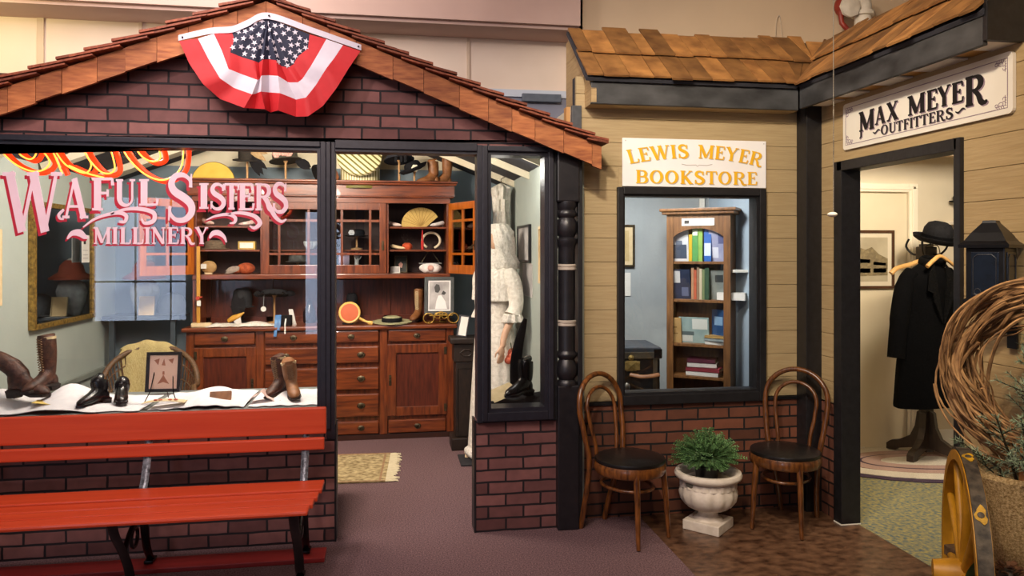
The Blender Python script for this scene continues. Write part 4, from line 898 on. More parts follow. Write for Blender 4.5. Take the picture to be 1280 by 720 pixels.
# ---- right open shelves -------------------------------------------------------
YS = 6.66
t = thing('straw_fan', 'pale straw half-round fan propped on the top right shelf', 'fan', at(526, YS, S3))
b = MB(); P = [(.0+.17*math.cos(R(a))-.0, 0, .02+.155*math.sin(R(a))) for a in range(28, 181, 8)]
b.prism([Vector((.05, 0, .003))]+[Vector(p)+Vector((0, .0, 0)) for p in P]+[Vector((-.17, 0, .003))], (0, .006, 0)); b.build('leaf', m_straw, t)
for k, a in enumerate(range(40, 176, 14)):
    b = MB(); b.tube([(.0, -.003, .008), (.166*math.cos(R(a)), -.003, .02+.15*math.sin(R(a)))], .002, 6); b.build('rib', mat('fan_rib', '#9d7c3c', '#ab8a48', 20, .7), t)
def blob(name, label, cat, loc, balls, m, extra=None, group=None):
    t = thing(name, label, cat, loc, group=group); q = MB()
    for c, r_ in balls: q.ball(c, r_, 12)
    q.build('body', m, t, True, mods=[('REMESH', dict(mode='VOXEL', voxel_size=.006))])
    return t
m_floral = mat('floral_silk', '#b98a8a', '#e8dccf', 40, .7); m_floral2 = mat('pale_silk', '#c7c1bf', '#ece4dd', 40, .7)
def little_shoe(label, loc, m, rz, k=.75, heelm=m_sole):
    t = thing('slipper', label, 'shoe', loc); MT = Matrix.Rotation(R(rz), 4, 'Z')
    q = MB(); q.tube([MT @ (Vector(p)*k) for p in ((0, .09, .055), (0, .07, .052), (0, .03, .045), (0, -.03, .03), (0, -.09, .024), (0, -.125, .018))], [(.008*k, .01*k), (.028*k, .03*k), (.03*k, .025*k), (.034*k, .024*k), (.028*k, .018*k), (.006*k, .006*k)], 14, flat=MT.to_3x3() @ Vector((1, 0, 0))); q.build('upper', m, t, True)
    q = MB(); q.lathe([(.016*k, 0), (.012*k, .02*k), (.022*k, .04*k)], MT @ (Vector((0, .07, 0))*k), 12); q.build('heel', heelm, t)
    return t
little_shoe('pale floral slipper left of the straw fan', at(491, YS-.02, S3), m_floral, 60, .7); little_shoe('white slipper right of the straw fan', at(548, YS-.06, S3), m_floral2, -60, .7)
t = thing('red_tassel', 'red tassel hanging over the second shelf on the right', 'tassel', at(528, 6.56, S2+.0)); b = MB(); b.lathe([(.012, .0), (.013, .07), (.006, .09), (.009, .10), (.002, .185)], seg=12); b.build('skirt', mat('tassel_red', '#a31a1a', '#bd2a24', 30, .8), t, True)
t = thing('horn_ring', 'cream horn bent into an open ring on the second right shelf', 'horn', at(539, YS, S2)); b = MB()
pts = [(.078*math.cos(R(a)), 0, .082+.07*math.sin(R(a))) for a in range(-70, 251, 12)]; b.tube(pts, [.012*(1-.012*abs(k-13)) for k in range(len(pts))], 12); b.build('ring', mat('horn_cream', '#cdbb9a', '#e1d3b8', 12, .4), t, True)
t = thing('pincushion', 'orange round pincushion bristling with twigs on the second right shelf', 'pincushion', at(509, YS-.03, S2)); b = MB(); b.lathe([(.03, 0), (.045, .02), (.04, .045), (.02, .06), (.001, .058)], seg=24, f=lambda a, z: 1+.06*math.cos(6*a)); b.build('cushion', mat('cushion_orange', '#a73a17', '#c7552a', 20, .75), t, True)
for k in range(8):
    a = k*.8; b = MB(); b.tube([(0, 0, .05), (.05*math.cos(a), .02*math.sin(a), .09+.02*(k % 3))], .0015, 5); b.ball((.05*math.cos(a), .02*math.sin(a), .09+.02*(k % 3)), .004, 6); b.build('pin', m_sole, t)
little_shoe('tiny cream slipper left of the orange pincushion', at(496, YS-.05, S2), m_cream2, 80, .6)
def picture(name, label, loc, w_, h_, fr, mf, mp, rot=(0, 0, 0), matw=0, mmat=None, cat='picture', th=.018, group=None, fig=None):
    t = thing(name, label, cat, loc, rot=rot, group=group); q = MB()
    q.box((-w_/2, -th, 0), (-w_/2+fr, 0, h_), .002); q.box((w_/2-fr, -th, 0), (w_/2, 0, h_), .002); q.box((-w_/2+fr, -th, 0), (w_/2-fr, 0, fr), .002); q.box((-w_/2+fr, -th, h_-fr), (w_/2-fr, 0, h_), .002); q.build('frame', mf, t)
    if matw: q = MB(); q.box((-w_/2+fr, -th*.5, fr), (w_/2-fr, -.001, h_-fr)); q.build('mat_board', mmat, t)
    g = fr+matw; q = MB(); q.box((-w_/2+g, -th*.55, g), (w_/2-g, -.0015, h_-g)); q.build('print', mp, t)
    if fig:
        for m_, poly in fig:
            q = MB(); q.prism([(-w_/2+g+x*(w_-2*g), -th*.56, g+y*(h_-2*g)) for x, y in poly], (0, -.0008, 0)); q.build('figure', m_, t)
    return t
m_goldfr = mat('gilt_frame', '#5f4a22', '#a8873f', 45, .45, metal=.4, bump=.5); m_blkfr = mat('black_frame', '#16161a', '#222228', 30, .35); m_greyfr = mat('pewter_frame', '#2c302f', '#414644', 30, .4)
m_print = mat('print_dark', '#171a16', '#2e302a', 20, .6); m_paper = mat('paper_white', '#d9d6cf', '#e3e0d9', 12, .7); m_sepia = mat('print_sepia', '#b49a6a', '#d2bd92', 6, .7); m_ph = mat('photo_grey', '#84807f', '#cfcac8', 6, .5); m_phw = mat('photo_white', '#e3dfdd', '#efeceb', 6, .5); m_phd = mat('photo_dark', '#2b2928', '#45423f', 9, .5)
picture('small_picture', 'small dark framed flower print on the lowest right shelf', at(501, 6.74, S1), .115, .155, .009, m_brass, m_print, (R(-8), 0, 0), cat='picture', fig=[(m_pink, [(.35, .3), (.6, .25), (.7, .5), (.5, .65), (.3, .5)])])
picture('name_card', 'little white photo card standing before the flower print', at(494, 6.62, S1), .082, .058, .006, m_paper, m_ph, (R(-12), 0, 0), cat='card', th=.006)
t = thing('beaded_handbag', 'pale beaded handbag with a metal clasp and raised chain on the lowest right shelf', 'handbag', at(538, 6.63, S1)); b = MB(); b.ball((0, 0, .045), (.1, .03, .045), 20); b.ball((-.04, -.012, .04), (.045, .03, .04), 14); b.ball((.045, -.01, .042), (.045, .03, .04), 14); b.build('bag', m_floral2, t, True)
b = MB(); b.bar((-.1, 0, .085), (.1, 0, .085), .02, .01, bev=.003); b.build('clasp', mat('silver', '#8f8f8f', '#b3b3b3', 30, .3, metal=.8), t)
b = MB(); b.tube([(-.08, 0, .09), (-.02, .02, .185), (0, .02, .2), (.02, .02, .185), (.08, 0, .09)], .0025, 6); b.build('chain', m_brass, t)
b = MB(); b.ball((0, -.035, .045), (.03, .012, .025), 12); b.build('flower', m_pink, t, True)
# ---- left open shelves ----------------------------------------------------------
little_shoe('red and white slipper on the top left shelf', at(259, YS-.03, S3), mat('slipper_red', '#9d2a1f', '#e6d8c8', 22, .6), 40, .85); little_shoe('floral tan slipper on the top left shelf beside the divider', at(312, YS-.03, S3), m_floral, -60, .75)
t = hat('feather_toque', 'brown feather toque on the middle left shelf', 'hat', at(269, YS, S2), .085, .075, .03, mat('feather_brown', '#4a3b2e', '#7d6a55', 40, .9, bump=.6, stretch=(1, 1, 6)), 0.004, 0)
t = thing('jewel_box', 'small yellow box with a white padded front on the middle left shelf', 'box', at(309, YS-.03, S2)); b = MB(); b.box((-.07, -.03, 0), (.07, .04, .07), .004); b.build('box', mat('box_yellow', '#b3913f', '#cbab59', 14, .5), t); b = MB(); b.box((-.055, -.035, .012), (.055, -.029, .058), .004); b.build('padding', m_paper, t)
t = thing('tan_purse', 'tan rounded purse with a white tag on the lowest left shelf', 'purse', at(261, YS-.03, S1)); b = MB(); b.ball((0, 0, .058), (.065, .03, .055), 20); b.build('bag', mat('purse_tan', '#9a7748', '#b8935e', 30, .7, bump=.3), t, True); b = MB(); b.box((-.055, -.036, .045), (-.012, -.03, .085)); b.build('tag', m_paper, t)
b = MB(); b.box((-.03, -.02, 0), (.03, .02, .012)); b.build('fringe', m_cream2, t)
t = thing('rust_feather_hat', 'rust orange feathered hat lying on the lowest left shelf', 'hat', at(303, YS-.03, S1)); b = MB(); b.ball((.03, 0, .045), (.075, .06, .05), 20); b.ball((-.05, 0, .03), (.06, .05, .03), 16); b.build('crown', mat('rust_feather', '#7d2f14', '#b4562c', 30, .85, bump=.6), t, True)
plume(t, (.0, -.04, .05), [(-1, -.1, .05), (-.9, -.2, -.1)], .13, mat('feather_grey', '#7b6d62', '#9c8d80', 40, .8), .018)
# behind the glazed doors
hat('small_black_hat', 'little black hat with a white rosette behind the right glazed door', 'hat', at(446, 6.68, S2+.0), .07, .06, .03, m_felt, .12, flower=(m_phw, 1, .03))
t = thing('white_glove_stand', 'tall white glove on a wooden hand block behind the right glazed door', 'glove', at(446, 6.72, S1)); b = MB(); b.tube(smoothpath([(0, 0, 0), (0, 0, .06), (0, 0, .11), (0, 0, .15)], 3), [(.03, .02)]*4+[(.02, .015)]*3+[(.026, .012)]*3, 12)
for k in range(4): b.tube([(-.018+.012*k, 0, .145), (-.022+.015*k, -.004, .18+.008*(k in (1, 2)))], [.006, .004], 8)
b.tube([(.02, 0, .12), (.04, -.005, .15)], [.007, .005], 8); b.build('glove', m_paper, t, True)
t = thing('pink_card', 'pink and white card standing behind the right glazed door, next to the post', 'card', at(430, 6.65, S1)); b = MB(); b.box((-.045, 0, 0), (.045, .004, .2), .001); b.build('card', mat('card_pink', '#d9b4d0', '#e9d3e4', 6, .6), t)
t = thing('cream_box', 'flat cream box at the bottom of the right glazed cupboard', 'box', at(448, 6.66, S1+.0)); t.location.x += .06; t.location.y -= .05; b = MB(); b.box((-.04, -.03, 0), (.04, .03, .05), .003); b.build('box', m_cream2, t)
hat('grey_bonnet', 'grey bonnet on a stand behind the left glazed door', 'hat', at(372, 6.7, S1), .075, .08, .025, mat('bonnet_grey', '#55524e', '#77736d', 40, .85, bump=.4), .1)
t = thing('white_shell', 'white fluted shell on the upper shelf behind the left glazed door', 'shell', at(388, 6.68, S2)); b = MB(); b.lathe([(.001, 0), (.03, .006), (.05, .04), (.055, .07), (.045, .072), (.04, .045), (.001, .02)], seg=40, f=lambda a, z: 1+.1*math.cos(10*a)); b.build('shell', m_paper, t, True)
# ---- the counter ------------------------------------------------------------------
YC = 6.5
t = thing('yardstick', 'yellow wooden yardstick standing upright at the left end of the counter', 'yardstick', at(248, 6.45, CT)); b = MB(); b.box((-.014, -.005, .03), (.014, .005, .66), .001); b.build('stick', mat('stick_yellow', '#b07a26', '#c79238', 8, .5, stretch=(8, 8, 1)), t); b = MB(); b.box((-.05, -.035, 0), (.10, .035, .03), .004); b.build('base', m_cream2, t)
b = MB(); b.cyl((0, -.005, .235), (0, -.03, .235), .016, seg=14); b.tube([(.0, -.02, .235), (.035, -.02, .245)], .006, 8); b.build('clip', mat('clip_red', '#a8321f', '#b8412c', 14, .5), t); b = MB(); b.box((-.008, -.02, .17), (.022, -.008, .215), .003); b.build('tag', m_paper, t)
m_lace = mat('lace_white', '#c6bfb3', '#e6e0d5', 60, .9, bump=.8)
def cloth(name, label, cat, x0, x1, y0, y1, z, amp, m, fn=None, seed=1, nu=30, nv=14, th=.004):
    rr = random.Random(seed); ph = [rr.uniform(0, 6) for _ in range(8)]; cx, cy = (x0+x1)/2, (y0+y1)/2
    def f(a, c):
        x, y = x0+(x1-x0)*a, y0+(y1-y0)*c
        h = amp*(.5+.25*math.sin(9*a+ph[0])+.15*math.sin(17*a+7*c+ph[1])+.1*math.sin(11*c+5*a+ph[2]))
        e = min(a, 1-a, c, 1-c); h *= min(1, e*8)
        if fn: h += fn(x, y)
        j = .012*math.sin(30*a+ph[3]) if c in (0, 1) else 0
        return Vector((x-cx, y-cy+j, h+.004))
    q = MB(); q.sheet(f, nu, nv, th); return tag(q.build(name, m, None, True, loc=(cx, cy, z)), label, cat)
cloth('lace_runner', 'crumpled white lace runner along the left of the hutch counter', 'runner', gx(262, YC), gx(346, YC), 6.36, 6.52, CT, .03, m_lace, seed=3)
t = thing('yellow_slipper', 'golden yellow bird-shaped slipper on the lace runner', 'shoe', (gx(292, 6.5), 6.58, CT)); b = MB(); b.tube([(-.06, 0, .03), (-.02, -.005, .055), (.03, 0, .075), (.07, 0, .10)], [(.02, .012), (.026, .02), (.022, .016), (.005, .004)], 12); b.build('upper', mat('slipper_gold', '#c38a2b', '#d9a648', 14, .5), t, True); b = MB(); b.hexa([Vector(p) for p in ((-.0, -.012, 0), (.05, -.012, 0), (.05, .012, 0), (0, .012, 0), (-.02, -.012, .05), (.04, -.012, .07), (.04, .012, .07), (-.02, .012, .05))]); b.build('heel', m_paper, t)
t = hat('tall_black_bonnet', 'tall black crepe bonnet with a veil at the back of the counter, left', 'hat', at(303, 6.7, CT), .08, .16, .02, mat('crepe_black', '#0f1013', '#1f2127', 60, .8, bump=.5), .14, mstand=m_felt)
plume(t, (-.02, -.06, .28), [(.3, -.3, -1), (-.2, -.3, -1), (.0, -.3, -1)], .17, m_felt, .03)
t = hat('ostrich_hat', 'flat black ostrich feather hat on a wooden stand at the counter back', 'hat', at(343, 6.66, CT), .11, .05, .035, mat('ostrich_black', '#0b0b0e', '#191a20', 50, .95, bump=.8), .24, -8)
for k in range(14):
    a = k*.45; plume(t, (.11*math.cos(a), .1*math.sin(a), .25), [(math.cos(a), math.sin(a), .25)], .07, m_felt, .02)
b = MB(); b.cyl((-.075, -.1, .13), (-.075, -.094, .13), .022, seg=20); b.build('tag', m_paper, t); b = MB(); b.tube([(-.075, -.1, .15), (-.07, -.1, .25)], .001, 5); b.build('tag_string', m_paper, t)
t = thing('ribbon_box', 'black box tied with hanging blue ribbons at the front of the counter', 'box', at(355, 6.42, CT)); b = MB(); b.box((-.06, -.035, 0), (.06, .05, .085), .006); b.build('box', m_felt, t)
m_rib = mat('ribbon_blue', '#3d6a9c', '#5b8cc2', 20, .45)
for x, L_ in ((-.055, .17), (-.03, .12)):
    b = MB(); b.tube([(x, -.02, .09), (x, -.045, .08), (x+.004, -.085, .02), (x-.004, -.09, .09-L_)], [(.013, .002)]*4, 8, flat=(1, 0, 0)); b.build('ribbon', m_rib, t, True)
b = MB(); b.tube([(.02, -.038, .06), (.02, -.088, .02), (.02, -.09, -.06)], [(.006, .002)]*3, 8, flat=(1, 0, 0)); b.build('white_cord', m_paper, t)
t = thing('white_card', 'white folded card leaning beside the blue-ribboned box', 'card', at(366, 6.5, CT)); b = MB(); b.prism([(-.02, 0, 0), (.03, 0, 0), (.0, 0, .13), (-.035, 0, .13)], (0, .004, 0)); b.build('card', m_paper, t)
t = thing('dark_bottle', 'dark glass bottle shape at the counter back by the window post', 'bottle', at(387, 6.66, CT)); b = MB(); b.lathe([(.05, 0), (.055, .02), (.052, .10), (.025, .15), (.018, .19), (.022, .2), (.001, .2)], seg=20); b.build('bottle', mat('bottle_dark', '#15131a', '#221f29', 10, .2), t, True)
# right half of the counter
t = thing('hand_mirror', 'round hand mirror with a yellow rim and orange face propped on the counter', 'mirror', at(437, 6.44, CT))
b = MB(); MR = Matrix.Translation((0, 0, .10)) @ Matrix.Rotation(R(80), 4, 'X'); b.lathe([(.074, 0), (.086, -.004), (.092, .005), (.086, .013), (.074, .012), (.074, 0)], seg=40, M=MR); b.tube(smoothpath([(.075, 0, .055), (.12, 0, .03), (.16, -.005, .015), (.19, -.005, .008)], 4), [(.012, .008)]*4+[(.01, .008)]*4+[(.016, .008)]*5, 10, flat=(0, 0, 1)); b.build('rim', mat('mirror_yellow', '#d0a24a', '#e2ba68', 12, .35), t, True)
b = MB(); b.lathe([(.001, .004), (.076, .004), (.076, .010), (.001, .010)], seg=40, M=MR); b.build('face', mat('mirror_orange', '#b4512a', '#c9663c', 4, .2), t); b = MB(); b.box((-.06, .0, 0), (.03, .05, .012)); b.build('foot', m_blk, t)
hat('black_top_hat', 'small black top hat behind the round hand mirror', 'hat', at(440, 6.68, CT), .05, .10, .02, m_felt, .15, 0)
t = hat('sun_hat', 'pale green straw sun hat with a black band lying on the counter', 'hat', at(490, 6.47, CT), .085, .055, .085, mat('green_straw', '#8d8a63', '#b3af88', 60, .8, bump=.5), 0.008, 3, up=.005, band=m_felt, oval=1.0)
for u_, rl, lab in ((518, 0, 'tall narrow brown boot on the counter, partly behind the framed photo'),):
    t = thing('tall_boot', lab, 'boot', at(523, 6.62, CT)); boot(t, .29, m_tan, m_sole, rz=-25, lace=m_cream2, k=.95)
t = picture('framed_photo', 'black and white portrait photo in a pewter frame on the scrolled easel', at(549, 6.42, CT+.075), .255, .325, .03, m_greyfr, m_ph, (R(-9), 0, R(-6)), .012, m_phw, fig=[(m_phd, [(.3, .62), (.45, .6), (.55, .72), (.5, .88), (.35, .92), (.25, .8)]), (m_phw, [(.3, .02), (.9, .02), (.8, .3), (.6, .52), (.45, .5), (.35, .3)]), (m_phd, [(.6, .55), (.75, .52), (.85, .6), (.7, .68)])])
t = thing('scroll_easel', 'gold wire easel with round scrolls holding the portrait photo', 'easel', at(551, 6.40, CT)); m_gw = mat('gold_wire', '#b08a3a', '#cfa955', 20, .3, metal=.6)
for s in (-1, 1):
    b = MB(); b.tube([(s*.105+.045*math.cos(R(a)), -.03, .048+.042*math.sin(R(a))) for a in range(0, 360, 20)], .005, 8, closed=True); b.tube(smoothpath([(s*.06, -.03, .048), (s*.04, -.03, .085), (0, -.03, .10), (s*-.01, -.03, .085)], 5), .005, 8); b.tube([(s*.03+.025*math.cos(R(a)), -.03, .07+.024*math.sin(R(a))) for a in range(0, 360, 20)], .004, 8, closed=True); b.tube([(s*.105, -.03, .006), (s*.1, .12, .006)], .005, 8); b.build('scroll', m_gw, t, True)
b = MB(); b.tube([(-.1, -.03, .072), (.1, -.03, .072)], .005, 8); b.tube([(0, .1, .006), (0, .14, .25)], .005, 8); b.tube([(-.1, .12, .006), (.1, .12, .006)], .005, 8); b.build('rail', m_gw, t, True)
# ---- pedestal, card, dress, shoes, rug ----------------------------------------------
m_ebony = mat('ebony_carved', '#17100c', '#2a1d15', 12, .45, bump=.15, stretch=(4, 4, 1))
t = thing('carved_pedestal', 'dark carved square pedestal between the hutch and the mannequin', 'pedestal', (.60, 6.02, 0))
for nm, bx in (('plinth', ((-.12, -.12, 0), (.12, .12, .10))), ('shaft', ((-.085, -.085, .10), (.085, .085, .70))), ('capital', ((-.1, -.1, .70), (.1, .1, .85))), ('top', ((-.13, -.13, .85), (.13, .13, .895)))):
    b = MB(); b.box(*bx, bev=.01); b.build(nm, m_ebony, t)
b = MB(); b.tube([(-.05, -.102, .775), (-.02, -.104, .80), (.02, -.104, .80), (.05, -.102, .775), (.02, -.104, .75), (-.02, -.104, .75), (-.05, -.102, .775)], .006, 8); b.tube([(-.07, -.088, .15), (-.07, -.088, .65), (.07, -.088, .65), (.07, -.088, .15)], .006, 6); b.build('carving', m_ebony, t)
picture('easel_card', 'white printed card in a black stand on the carved pedestal', at(577, 5.98, .897), .085, .175, .01, m_blkfr, m_paper, (R(-12), R(8), R(-15)), cat='card')
t = thing('fringed_rug', 'small beige patterned rug with a cream fringe on the plum carpet', 'rug', (-.42, 5.55, .003))
xr = PZ(492, 575).x+.42
m_rug = mat('rug_pattern', '#7d6a45', '#c9b587', 30, .95, bump=.3, detail=10)
b = MB(); b.box((-.9, -.36, 0), (xr-.04, .36, .009), .002); b.build('pile', m_rug, t); b = MB(); b.box((-.6, -.15, .009), (xr-.55, .15, .0105)); b.build('medallion', mat('rug_pink', '#b59a7f', '#d2b49c', 26, .95), t)
b = MB()
for y0, y1 in ((-.36, -.34), (.33, .36)): b.box((-.9, y0, .009), (xr-.04, y1, .0105))
b.box((xr-.085, -.34, .009), (xr-.07, .34, .0105)); b.build('border', mat('rug_border', '#8a6a4a', '#a98763', 30, .95), t)
b = MB(); rr = random.Random(5)
for k in range(90):
    y = -.355+.71*k/89; b.tube([(xr-.045, y, .005), (xr+.0+rr.uniform(-.01, .02), y+rr.uniform(-.012, .012), .005), (xr+.035+rr.uniform(-.025, .02), y+rr.uniform(-.02, .02), .004)], [.004, .0045, .003], 5)
b.build('fringe', mat('fringe_cream', '#d6c9a5', '#e4d9b8', 30, .95), t); bpy.context.view_layer.update()
for ob in [c for c in t.children if c.name.startswith('fringe')]: ob['kind'] = 'stuff'
t.rotation_euler.z = R(-3)
t = thing('shoe_mat', 'dark rubber mat under the white lace shoes', 'mat', (.675, 5.62, .002)); b = MB(); b.box((-.16, -.16, 0), (.16, .14, .01), .003); b.build('mat', mat('mat_dark', '#1a1a1e', '#26262b', 60, .8), t)
for k, (dx, rz) in enumerate(((-.06, 25), (.05, 5))):
    t = thing('lace_shoe', ('white lace shoe on the dark mat below the skirt hem, left one', 'white lace shoe on the dark mat below the skirt hem, right one')[k], 'shoe', (.67+dx, 5.6, .0135), rz=R(rz), group='white lace shoes on the mat')
    q = MB(); q.tube([(0, .09, .05), (0, .06, .055), (0, .0, .04), (0, -.07, .028), (0, -.11, .02)], [(.015, .02), (.03, .035), (.033, .032), (.034, .024), (.01, .01)], 14, flat=(1, 0, 0)); q.build('upper', m_lace, t, True); q = MB(); q.lathe([(.016, 0), (.013, .02), (.022, .035)], (0, .075, 0), 12); q.build('heel', m_cream2, t); q = MB()
    for j in range(8): q.ball((.02*math.cos(j*.8), -.03+.012*math.sin(j*.8), .062), .012, 8)
    q.build('bow', m_lace, t, True)
# ================================================================== SHOP WINDOW LETTERING, NEON, DISPLAYS
m_lpink = mat('letter_pink', '#f0cfda', '#f4d8e2', 10, .5); m_lred = mat('letter_red', '#b3112e', '#bd1a36', 10, .5)
YG = YF+.028
gm = lambda x, y: PY(x, y, YG)
jobs = [('W', 4, 290, 79, 215, .9), ('A', 78, 273, 110, 223, 1), ('F', 113, 263, 142, 222, 1.05), ('U', 143, 258, 170, 224, 1.05), ('L', 172, 257, 198, 224, 1.1), ('S', 206, 277, 246, 216, .8),
        ('I', 248, 261, 262, 229, 1.1), ('S', 261, 262, 283, 229, .95), ('T', 280, 262, 299, 229, 1.1), ('E', 297, 263, 318, 229, 1.1), ('R', 318, 263, 342, 229, 1.05), ('S', 339, 266, 361, 228, .95)]
fl = [(smoothpath([(104, 284), (118, 274), (135, 268), (150, 266), (158, 270), (156, 277), (149, 277)], 5), [1.5, 3, 4, 5, 5, 4, 3]), (smoothpath([(138, 268), (155, 262), (175, 261), (192, 266), (192, 276), (181, 279), (177, 273)], 5), [2, 3.5, 5, 5.5, 5.5, 4, 2]),
      (smoothpath([(258, 275), (270, 270), (285, 268), (294, 272), (293, 278), (287, 279)], 5), [1.2, 3, 4, 4.5, 3.5, 1.5]), (smoothpath([(284, 268), (300, 266), (318, 270), (325, 279), (318, 285), (312, 282)], 5), [2, 4, 5, 6, 4, 1.5]),
      (smoothpath([(84, 299), (90, 292), (99, 291), (106, 296), (111, 297)], 5), [1, 6, 9, 6, 1]), (smoothpath([(262, 298), (266, 292), (273, 291), (280, 296), (283, 303)], 5), [2, 6, 7, 4, 1.5]),
      (smoothpath([(332, 248), (339, 262), (345, 272), (352, 277), (358, 274)], 5), [6, 6, 5, 3.5, 2]), (smoothpath([(80, 262), (74, 268), (75, 273), (80, 274)], 5), [3, 4, 3, 2])]
def interp(ws, n): return [ws[min(len(ws)-2, int(i/(n-1)*(len(ws)-1)))]*(1-(i/(n-1)*(len(ws)-1)-min(len(ws)-2, int(i/(n-1)*(len(ws)-1)))))+ws[min(len(ws)-2, int(i/(n-1)*(len(ws)-1)))+1]*(i/(n-1)*(len(ws)-1)-min(len(ws)-2, int(i/(n-1)*(len(ws)-1)))) for i in range(n)]
for nm, mm, dx, dy, off in (('letter_shadow', m_lred, -3.2, 4, -.0008), ('lettering', m_lpink, 0, 0, -.0018)):
    for ch, x0, y0, x1, y1, hv in jobs:
        b = MB(); letter(b, ch, x0+dx, y0+dy, x1+dx, y1+dy, gm, (0, off, 0), hv); b.build(nm, mm, win1)
    x = 117
    for ch in 'MILLINERY':
        wd = {'M': 22, 'I': 8, 'W': 22, 'L': 14.5, 'N': 18, 'E': 15, 'R': 18, 'Y': 17}[ch]
        b = MB(); letter(b, ch, x+dx*.7, 305+dy*.6, x+wd, 284+dy*.6, gm, (0, off, 0), 1.05); b.build(nm, mm, win1); x += wd+1.1
    for pts, ws in fl:
        b = MB(); b.ribbon([(p[0]+dx*.7, p[1]+dy*.7) for p in pts], interp(ws, len(pts)), gm, (0, off, 0)); b.build('flourish', mm, win1)
# neon script (only its lower loops show below the window head)
m_neon = mat('neon_tube', '#ff9a3a', '#ff9a3a', 1, .4, emit=3.2); m_neonb = mat('neon_glow_band', '#ff3a0c', '#ff3a0c', 1, .4, emit=1.1)
nt_ = thing('neon_sign', 'glowing orange neon script hanging inside the top of the shop window', 'neon sign', PY(110, 205, YF+.12)); no = nt_.location.copy()
def npth(P, dx=0, dy=0, y=.12): return [PY(x+dx, q+dy, YF+y)-no for x, q in smoothpath(P, 6)]
for P in ([(-2, 184), (8, 196), (22, 207), (40, 214), (55, 212), (62, 203), (56, 192), (46, 184), (43, 176)], [(20, 184), (26, 194), (38, 199), (45, 192), (46, 176), (54, 160), (66, 160), (64, 182), (70, 198), (78, 217)], [(66, 184), (80, 204), (95, 213), (108, 216), (114, 206), (108, 194), (102, 180)], [(98, 165), (102, 182), (112, 200), (125, 214), (136, 217), (143, 212), (142, 200), (136, 184), (120, 165), (98, 165)], [(86, 207), (110, 217), (130, 222)], [(152, 184), (162, 200), (180, 217), (200, 225), (217, 220), (227, 207), (229, 184), (226, 165), (200, 160)], [(170, 186), (178, 196), (190, 202), (200, 198), (199, 188), (196, 180), (200, 160)]):
    b = MB(); b.tube(npth(P), .0042, 8); b.build('tube', m_neon, nt_, True)
    b = MB(); b.tube(npth(P, 7, 2, .15), [(.014, .006)]*((len(P)-1)*6+1), 8, flat=(1, 0, 0)); b.build('glow_band', m_neonb, nt_, True)  # emissive orange band stands in for the halo behind each tube
for x in (20, 110, 215):
    b = MB(); b.tube([PY(x, 186, YF+.13)-no, PY(x, 150, YF+.13)-no], .002, 6); b.build('hanger', m_black, nt_)
# ---- display platform and cloths -----------------------------------------
b = MB(); b.box((-2.34, 4.29, 0), (-.36, 4.92, .715), .004); tag(b.build('display_platform', mat('platform_grey', '#6d7270', '#777c7a', 6, .7)), 'low grey platform behind the shop window under white cloths', 'platform')
PT = .717
m_sheet = mat('white_sheet', '#dcd9de', '#e8e5e9', 30, .85, bump=.1)
cloth('white_cloth', 'rumpled white cloth under the tall laced boots at the far left of the display', 'cloth', -2.3, -1.34, 4.30, 4.75, PT, .02, m_sheet, lambda x, y: .10*math.exp(-((x+1.79)/.12)**2-((y-4.55)/.2)**2)+.07*math.exp(-((x+2.2)/.15)**2-((y-4.6)/.2)**2), 4, 40, 18)
cloth('white_cloth', 'white cloth with a soft rise under the framed fashion print', 'cloth', -1.30, -.80, 4.31, 4.8, PT, .016, m_sheet, lambda x, y: .06*math.exp(-((x+1.0)/.14)**2-((y-4.55)/.2)**2), 5, 30, 18)
cloth('white_cloth', 'white cloth under the lace-up ankle boots beside the window post', 'cloth', -.78, -.37, 4.31, 4.8, PT, .014, m_sheet, lambda x, y: .03*math.exp(-((x+.62)/.06)**2-((y-4.55)/.15)**2), 6, 26, 18)
m_lacebr = mat('lace_tan', '#7b5b40', '#94724f', 30, .7)
t = thing('tall_laced_boot', 'tall brown laced boot standing upright on the white cloth', 'boot', (gx(60, 4.52), 4.52, PT+.085), group='tall laced boots in the window'); boot(t, .30, m_brownl, m_sole, rz=-25, roll=-4, lace=m_lacebr, lining=m_cream2, k=1.0)
t = thing('tall_laced_boot', 'tall brown laced boot with its shaft flopped over to the left', 'boot', (gx(28, 4.5), 4.48, PT+.06), group='tall laced boots in the window'); boot(t, .11, m_brownl, m_sole, rz=70, k=1.15)
b = MB(); b.tube([(-.0, .0, .12), (-.04, 0, .17), (-.1, .0, .21), (-.17, 0, .235)], [(.05, .05), (.05, .045), (.045, .04), (.05, .035)], 14); b.build('shaft', m_brownl, t, True)
b = MB(); b.tube([(-.168, 0, .235), (-.185, 0, .243)], [(.048, .034), (.05, .036)], 14); b.build('lining', m_cream2, t, True)
b = MB()
for i in range(8): b.tube([(-.02-.018*i, -.045, .14+.0105*i), (-.035-.018*i, -.03, .165+.009*i)], .003, 5)
b.tube(smoothpath([(-.12, -.05, .18), (-.135, -.06, .1), (-.13, -.065, .03), (-.14, -.06, .1), (-.15, -.05, .18)], 4), .0025, 5); b.build('laces', m_sole, t)
for k, (u, rz, rl) in enumerate(((126, -30, -10), (146, 20, 6))):
    t = thing('black_oxford', ('black leather shoe at the front of the display, left of a pair, toe turned left', 'black leather shoe at the front of the display, right of a pair, toe forward')[k], 'shoe', (gx(u, 4.45), 4.45+.05*k, PT+.012)); boot(t, .15 if k == 0 else .12, m_blk, m_blk, rz=rz, roll=rl, lace=m_sole, k=.92)
t = thing('yellow_gloves', 'yellow papers lying on the white cloth in front of the tall boots', 'paper', (gx(66, 4.38), 4.385, PT+.04), rz=R(-15))
